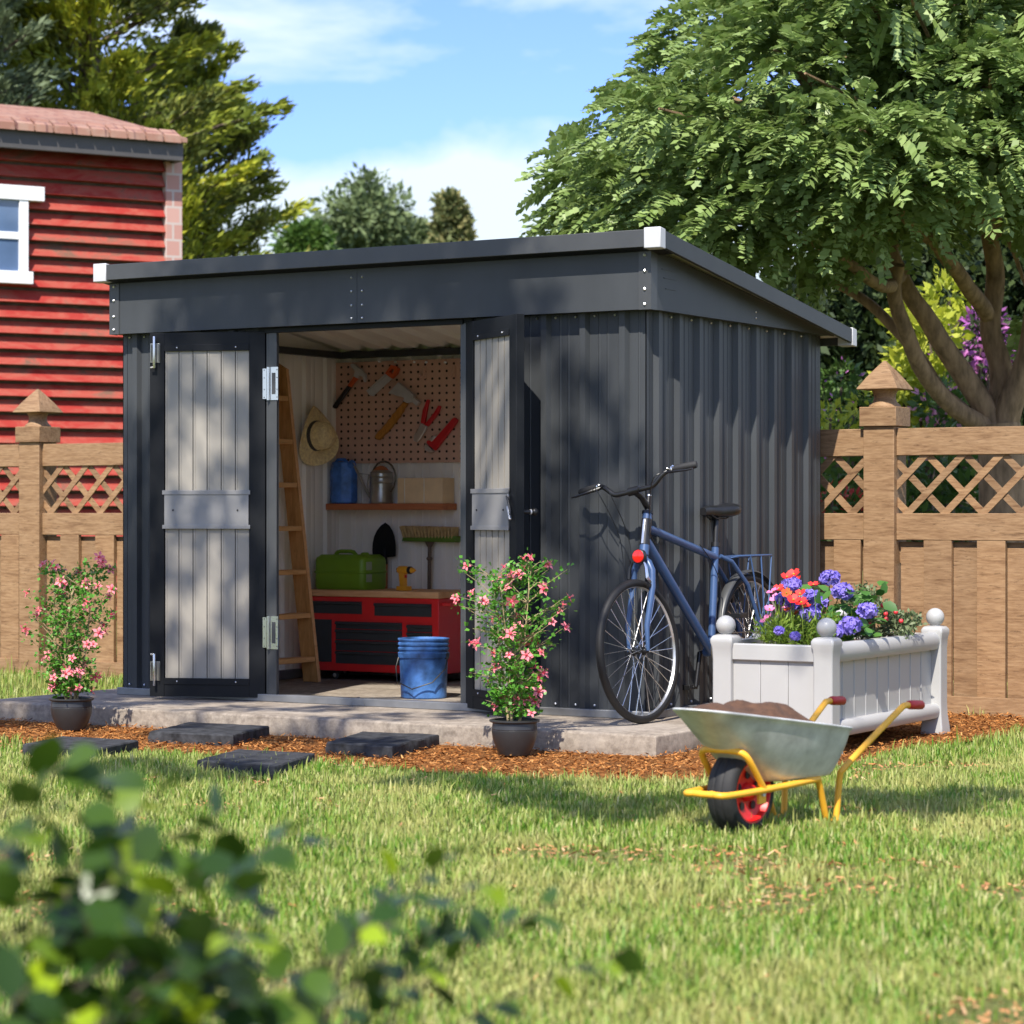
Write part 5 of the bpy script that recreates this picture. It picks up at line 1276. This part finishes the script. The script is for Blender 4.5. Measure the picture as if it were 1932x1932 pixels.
# softer shade that falls on the lawn and round the barrow
def shade_g(lat,dep,r):
    g_=site(lat,dep,0); t=q.uniform(8.6,10.2); C.append(tuple(g_+SUN*t)); Rr.append(r)
for a in ((.15,9.1,.20),(.35,8.8,.22),(.6,9.05,.20),(1.2,9.3,.22),(1.5,9.15,.22),(1.75,9.3,.20),(1.45,8.9,.18),(-1.6,10.3,.25),(-1.2,10.0,.2),(-.3,9.9,.2),(.0,9.6,.2),(-.75,3.0,.16)): shade_g(*a)
V,F=join(*[blob_leaves([c],[r],max(20,int(3000*r*r)),.13,.9,shell=.1,up=.3) for c,r in zip(C,Rr)]); nppart('crown',V,F,M_['mid_leaf'],sh_t)

# ------------------------------------------------------------------ potted shrubs
fl=MB()
for k in range(5):
    a=2*math.pi*k/5; M=Matrix.Rotation(a,4,'Z')
    pts=[(.002,0,0),(.010,-.0055,.003),(.019,0,.001),(.010,.0055,.003)]; fl.add([M@Vector(p) for p in pts],[(0,1,2,3)])
fl.lathe([(.0045,0),(.003,.005),(.0005,.006)],None,8,1); 
for k in range(3): a=k*2.1; fl.tube([(0,0,.004),(.003*math.cos(a),.003*math.sin(a),.016)],.0006,4,0)
def potted(loc,label,seed,H,Wd,nf):
    q=random.Random(seed); rg=np.random.default_rng(seed)
    t=thing('potted_shrub',label,'potted shrub',loc,group='potted flowering shrubs in front of the shed')
    mb=MB(); mb.lathe([(.058,.0),(.066,.004),(.082,.035),(.096,.075),(.1005,.105),(.1005,.112),(.0985,.114),(.100,.117),(.097,.135),(.096,.142),(.106,.146),(.110,.150),(.110,.156),(.100,.158),(.094,.152),(.093,.135),(.05,.130),(.001,.130)],None,44)
    part('pot',mb,M_['pot_black'],t,smooth=28)
    mb=MB(); mb.lathe([(.092,.130),(.06,.140),(.001,.142)],None,24,caps=False); part('soil',mb,M_['soil'],t,smooth=60)
    mb=MB(); tips=[]
    for k in range(5):
        a=2*math.pi*k/5+q.uniform(-.4,.4); b0=Vector((.025*math.cos(a),.025*math.sin(a),.13)); main=[b0]
        top_=Vector((Wd*.30*math.cos(a)*q.uniform(.3,1),Wd*.30*math.sin(a)*q.uniform(.3,1),.15+H*q.uniform(.75,.95))); mid=b0.lerp(top_,.5)+Vector((q.uniform(-.03,.03),q.uniform(-.03,.03),0))
        P=smooth_path([b0,b0+Vector((.012*math.cos(a),.012*math.sin(a),.08)),mid,top_],4); mb.tube(P,[.0075-.0055*i/(len(P)-1) for i in range(len(P))],6)
        for i in range(3,len(P)):
            for _ in range(4):
                aa=q.uniform(0,2*math.pi); f=(P[i].z-.15)/H; ln=Wd*.5*(math.sin(math.pi*min(1,max(.12,f*.95)))**.6)*q.uniform(.35,1.0)
                e=P[i]+Vector((math.cos(aa)*ln,math.sin(aa)*ln,ln*q.uniform(.2,.9))); mb.tube([P[i],P[i].lerp(e,.5)+Vector((0,0,.012)),e],[.0022,.0015,.0009],5); tips.append((P[i],e))
    part('stems',mb,M_['twig'],t,smooth=60)
    # leaves along twigs
    pos=[];dv=[]
    for s,e in tips:
        for _ in range(q.randint(12,21)):
            f=q.uniform(.25,1.08); p=s.lerp(e,f)+Vector((q.gauss(0,.013),q.gauss(0,.013),q.gauss(0,.013))); pos.append(tuple(p)); d=(e-s).normalized()*.5+Vector((q.gauss(0,1),q.gauss(0,1),q.gauss(0,.7))); dv.append(tuple(d))
    pos=np.array(pos);dv=np.array(dv); n=len(pos)
    T=np.array([(0,0,0),(.35,-.42,.05),(1,0,-.06),(.35,.42,.05)])
    V,F=inst(T,QF,pos,dv,nrm(rg.normal(size=(n,3))*.7+np.array([0,0,.8])),.014+.013*rg.random(n)); nppart('leaves',V,F,M_['shrub_leaf'],t,world=False)
    first=None
    for k in range(nf):
        s,e=tips[q.randrange(len(tips))]; p=s.lerp(e,q.uniform(.85,1.12))+Vector((q.gauss(0,.01),q.gauss(0,.01),q.gauss(0,.01)))
        if first is None: o=finish('flower',fl.v,fl.f,[M_['blossom_petal'],M_['blossom_heart']],t,fl.m,smooth=30); first=o
        else: o=first.copy(); COL.objects.link(o); o.parent=t
        # open towards outside and the light
        d=Vector((p.x,p.y,.05)).normalized()+Vector((q.gauss(0,.4)+.25,q.gauss(0,.4)-.6,q.gauss(.2,.4))); o.location=p; o.rotation_mode='QUATERNION'; o.rotation_quaternion=d.to_track_quat('Z','Y'); s_=q.uniform(1.15,1.9); o.scale=(s_,s_,s_)
    return t
potted((-2.604,-1.06,.012),'black pot with a pink flowering shrub at the left corner of the slab',31,.64,.42,76)
potted((-.105,-1.03,.012),'black pot with a pink flowering shrub in front of the open right door',47,.70,.44,82)

# ------------------------------------------------------------------ planter flowers
def stemleaf(t,stems,mat,r=.003,matn='stems'):
    mb=MB()
    for P in stems: 
        P=smooth_path(P,3); mb.tube(P,[r-(r*.6)*i/(len(P)-1) for i in range(len(P))],5)
    part(matn,mb,mat,t,True,smooth=60)
SB=.462
def poppy_head(mat):
    mb=MB()
    for k in range(5):
        a=2*math.pi*k/5; M=Matrix.Rotation(a,4,'Z'); mb.add([M@Vector(p) for p in ((0,0,0),(.014,-.014,.005),(.027,-.010,.014),(.029,.010,.012),(.014,.014,.005))],[(0,1,2,3,4)])
    mb.ball((0,0,.005),.005,8,1); return mb
pop=thing('poppy_plant','poppies with red and orange heads at the left end of the planter','flowering plant',(.76,-.12,SB))
q=random.Random(8); heads=[]
PH=[(1485,1090,0),(1498,1085,0),(1505,1096,0),(1470,1112,0),(1535,1105,0),(1484,1120,1),(1510,1122,0),(1497,1133,0),(1512,1138,0),(1478,1135,1),(1519,1145,0),(1490,1150,1),(1452,1150,2),(1466,1130,2),(1448,1170,2),(1484,1152,2),(1460,1118,2),(1500,1160,1)]
stems=[]
for u,v,kd in PH:
    dep=11.15+q.uniform(-.12,.15); p=at(u,v,dep); heads.append((p,kd)); b=Vector((p.x+q.uniform(-.05,.05),p.y+q.uniform(-.03,.05),SB)); b.x=max(.62,min(1.0,b.x)); b.y=max(-.27,min(.3,b.y)); stems.append([b,b.lerp(p,.6)+Vector((0,0,.02)),p])
stemleaf(pop,stems,M_['fern_leaf'],.0025)
hm=[poppy_head(0) for _ in range(3)]; pm=['poppy_petal','poppy_orange','pink_petal']; firsts={}
for p,kd in heads:
    if kd not in firsts: o=finish('flower_head',hm[kd].v,hm[kd].f,[M_[pm[kd]],M_['lime_leaf']],pop,hm[kd].m,smooth=50); firsts[kd]=o
    else: o=firsts[kd].copy(); COL.objects.link(o); o.parent=pop
    o.location=p-Vector(pop.location); d=Vector((q.gauss(.1,.35),q.gauss(-.55,.3),.8)); o.rotation_mode='QUATERNION'; o.rotation_quaternion=d.to_track_quat('Z','Y'); s_=q.uniform(.8,1.15); o.scale=(s_,s_,s_)
C=[(.66+.30*q.random(),-.26+.42*q.random(),SB+.01+.10*q.random()) for _ in range(70)]
V,F=blob_leaves(C,[.055]*70,48,.036,1.0,out=.4,up=.9,shell=.1,tmpl=(np.array([(0,0,0),(.4,-.10,.02),(1,0,0),(.4,.10,.02)]),QF)); nppart('foliage',V,F,M_['fern_leaf'],pop)
hyd=thing('hydrangea','hydrangea bush with violet blue flower heads in the middle of the planter','flowering plant',(.84,.28,SB))
HH=[(1566,1090,.044),(1590,1116,.048),(1637,1152,.044),(1494,1102,.040),(1530,1125,.036),(1548,1138,.034),(1528,1158,.044),(1604,1180,.050),(1574,1192,.040),(1478,1130,.034),(1502,1138,.034),(1500,1200,.018),(1470,1190,.018)]
stems=[];HC=[]
for u,v,r in HH:
    dep=(11.45+q.uniform(-.15,.1) if u>1510 else 11.2)-(.22 if v>1140 else 0); p=at(u,v,dep); b=Vector((.84+q.uniform(-.08,.08),.28+q.uniform(-.1,.1),SB)); stems.append([b,b.lerp(p,.5)+Vector((0,0,.05)),p]); HC.append((p,r))
stemleaf(hyd,stems,M_['mid_leaf'],.004)
for p,r in HC:
    n=150; d=rdir(n,.35); pos=np.array(tuple(p))+d*np.array([r,r,r*.72])*(.9+.15*rng.random(n))[:,None]
    Tq=np.array([(-.5,-.5,0),(.5,-.5,.05),(.5,.5,0),(-.5,.5,.05)])
    V,F=inst(Tq,QF,pos,rdir(n),nrm(d+rng.normal(size=(n,3))*.25),.014+.006*rng.random(n)); nppart('flower_head',V,F,M_['hyd_petal'],hyd)
pos=[];dv=[]
for u,v in [(q.uniform(1515,1665),q.uniform(1105,1225)) for _ in range(170)]:
    p=at(u,v,11.5+q.uniform(-.25,.3)); 
    if p.z>SB+.01 and .58<p.x<1.07: pos.append(tuple(p)); dv.append((q.gauss(0,1),q.gauss(-.3,1),q.gauss(0,.35)))
V,F=inst(L8*np.array([1,1.25,1]),L8F,np.array(pos),np.array(dv),nrm(rng.normal(size=(len(pos),3))*.4+np.array([.1,-.3,1])),.05+.035*rng.random(len(pos))); nppart('leaves',V,F,M_['hyd_leaf'],hyd)
ber=thing('berry_shrub','small leaved shrub with red berries at the far end of the planter','shrub',(.84,.78,SB))
C=[];q=random.Random(12)
for u,v in [(1640,1130),(1655,1145),(1625,1140),(1645,1165),(1670,1160),(1690,1165),(1705,1175),(1720,1180),(1680,1185),(1660,1190),(1640,1195),(1700,1195),(1725,1165),(1620,1190),(1608,1120),(1632,1118),(1690,1190)]:
    for _ in range(3):
        p=at(u+q.uniform(-8,8),v+q.uniform(-8,8),11.75+q.uniform(-.15,.15)); C.append((min(1.08,p.x),p.y,max(SB+.03,p.z)))
V,F=blob_leaves(C,[.045]*len(C),46,.024,.9,out=.4,up=.5,shell=.2); nppart('leaves',V,F,M_['berry_leaf'],ber)
stemleaf(ber,[[Vector((.84+q.uniform(-.05,.05),.75+q.uniform(-.05,.1),SB)),Vector(c).lerp(Vector((.84,.75,SB)),.5),Vector(c)] for c in C[::2]],M_['twig'],.003)
bm_=MB(); bm_.ball((0,0,0),.0115,12); first=None
for u,v in ((1671,1158),(1672,1168),(1650,1160),(1690,1155),(1665,1142),(1640,1178),(1700,1172)):
    p=at(u,v,11.62)-Vector(ber.location)
    if first is None: first=finish('berry',bm_.v,bm_.f,M_['berry_red'],ber,smooth=60); o=first
    else: o=first.copy(); COL.objects.link(o); o.parent=ber
    o.location=p

# ------------------------------------------------------------------ near bush at the lower left
FB=site(-.55,3.0,0)
bush=thing('leafy_bush','out of focus leafy bush in the lower left foreground','bush',tuple(FB))
mb=MB(); q=random.Random(17); pos=[];dv=[];sz=[]
def twig(P,nl,ls):
    P=smooth_path(P,5); mb.tube(P,[.0028-.002*i/(len(P)-1) for i in range(len(P))],6)
    for i in range(nl):
        f=.15+.87*i/nl; k=min(len(P)-2,int(f*(len(P)-1))); p=P[k].lerp(P[k+1],f*(len(P)-1)-k); d=(P[k+1]-P[k]).normalized(); s=1 if i%2 else -1
        sd_=d.cross(Vector((q.gauss(0,.5),q.gauss(0,.5),1))).normalized()*s
        pos.append(tuple(p)); dv.append(tuple(sd_*.9+d*.5+Vector((0,0,q.uniform(-.5,.15))))); sz.append(ls*q.uniform(.7,1.15))
tw=[(130,1430,2.9),(200,1460,2.9),(300,1500,3.0),(420,1530,3.0),(560,1560,3.1),(620,1580,3.1),(60,1560,2.8),(20,1650,2.8),(150,1600,2.8),(260,1620,2.9),(380,1640,2.9),(480,1660,3.0),(100,1740,2.7),(230,1760,2.7),(330,1730,2.8),(440,1760,2.8),(520,1720,2.9),(60,1860,2.6),(200,1880,2.6),(340,1880,2.7),(470,1860,2.7),(560,1830,2.8),(760,1640,3.2),(860,1600,3.2),(900,1700,3.2),(1000,1730,3.2),(820,1760,3.2),(1060,1700,3.3),(1180,1790,3.3),(700,1720,3.1),(950,1650,3.2),(640,1800,3.0),(120,1660,2.85),(330,1810,2.8)]
tw+=[(u+q.uniform(-80,120),v+q.uniform(20,140),dp) for u,v,dp in tw if u<650 and v>1700]
for u,v,dp in tw:
    e=at(u,v,dp+q.uniform(-.15,.15)); b=site(-.60+q.uniform(-.3,.25) if u<650 else -.35+q.uniform(-.1,.2),dp+q.uniform(-.1,.1),max(.0,e.z-.34-q.uniform(0,.1)))
    m=b.lerp(e,.55)+RT*(-.03)+Vector((0,0,.05)); twig([b,m,e],q.randint(11,16),.078 if u<650 else .060)
for k in range(9):
    b=site(-.6+.05*k,3.0,0); twig([b,site(-.6+.07*k,2.95,.25),site(-.75+.1*k,2.95,.42)],6,.05)
part('stems',mb,M_['dark_bark'],bush,True,smooth=60)
V,F=inst(L8*np.array([1,1.05,1]),L8F,np.array(pos),np.array(dv),nrm(rng.normal(size=(len(pos),3))*.55+np.array([.1,-.2,1])),np.array(sz)); nppart('leaves',V,F,M_['front_leaf'],bush)

# ------------------------------------------------------------------ light, sky, camera
sun=bpy.data.lights.new('sun','SUN'); sun.energy=3.85; sun.angle=R(.53); sun.color=(1,.94,.84)
so_=bpy.data.objects.new('sun',sun); COL.objects.link(so_); so_.rotation_mode='QUATERNION'; so_.rotation_quaternion=SUN.to_track_quat('Z','Y')
w=bpy.data.worlds.new('World'); scene.world=w; w.use_nodes=True; nt=w.node_tree; nt.nodes.clear()
out=nt.nodes.new('ShaderNodeOutputWorld'); bg=nt.nodes.new('ShaderNodeBackground'); sky=nt.nodes.new('ShaderNodeTexSky'); sky.sky_type='NISHITA'; sky.sun_disc=False
sky.sun_elevation=math.asin(SUN.z); sky.sun_rotation=math.atan2(SUN.x,SUN.y); sky.air_density=1.0; sky.dust_density=.3; sky.ozone_density=2.0
tc=nt.nodes.new('ShaderNodeTexCoord'); mp=nt.nodes.new('ShaderNodeMapping'); mp.inputs['Scale'].default_value=(1,1,2.6); nt.links.new(tc.outputs['Generated'],mp.inputs[0])
n1=noi(nt,mp.outputs[0],6.5,6,.55,.35)
sx=nt.nodes.new('ShaderNodeSeparateXYZ'); nt.links.new(tc.outputs['Generated'],sx.inputs[0])
# cloud cover: thick low bank, clear band, thin veil higher up
cov=ramp(nt,[(0,(.36,)*3),(.128,(.33,)*3),(.150,(.06,)*3),(.162,(-.04,)*3),(.172,(.07,)*3),(.205,(.20,)*3),(.4,(.12,)*3),(1,(.05,)*3)],sx.outputs['Z'])
ad=nt.nodes.new('ShaderNodeMath'); ad.operation='ADD'; nt.links.new(n1,ad.inputs[0]); nt.links.new(cov,ad.inputs[1])
mask=ramp(nt,[(.53,(0,0,0)),(.72,(1,1,1))],ad.outputs[0])
tint=mixc(nt,1.0,sky.outputs[0],(.44,.515,.93),'MULTIPLY')
c=mixc(nt,mask,tint,(3.1,3.6,4.1))
nt.links.new(c,bg.inputs[0]); bg.inputs[1].default_value=.15; nt.links.new(bg.outputs[0],out.inputs[0])
cam=bpy.data.cameras.new('camera'); co=bpy.data.objects.new('camera',cam); COL.objects.link(co); co.location=CAM; co.rotation_euler=(R(90),0,-YAW)
cam.sensor_width=36; cam.lens=4694.6/1932*36; cam.clip_end=1000; cam.dof.use_dof=True; cam.dof.focus_distance=11.9; cam.dof.aperture_fstop=4.6
scene.camera=co
scene.cycles.diffuse_bounces=6; scene.cycles.max_bounces=10
scene.view_settings.view_transform='Standard'; scene.view_settings.look='None'; scene.view_settings.gamma=1; scene.view_settings.exposure=1.0
scene.render.resolution_x=1024; scene.render.resolution_y=1024
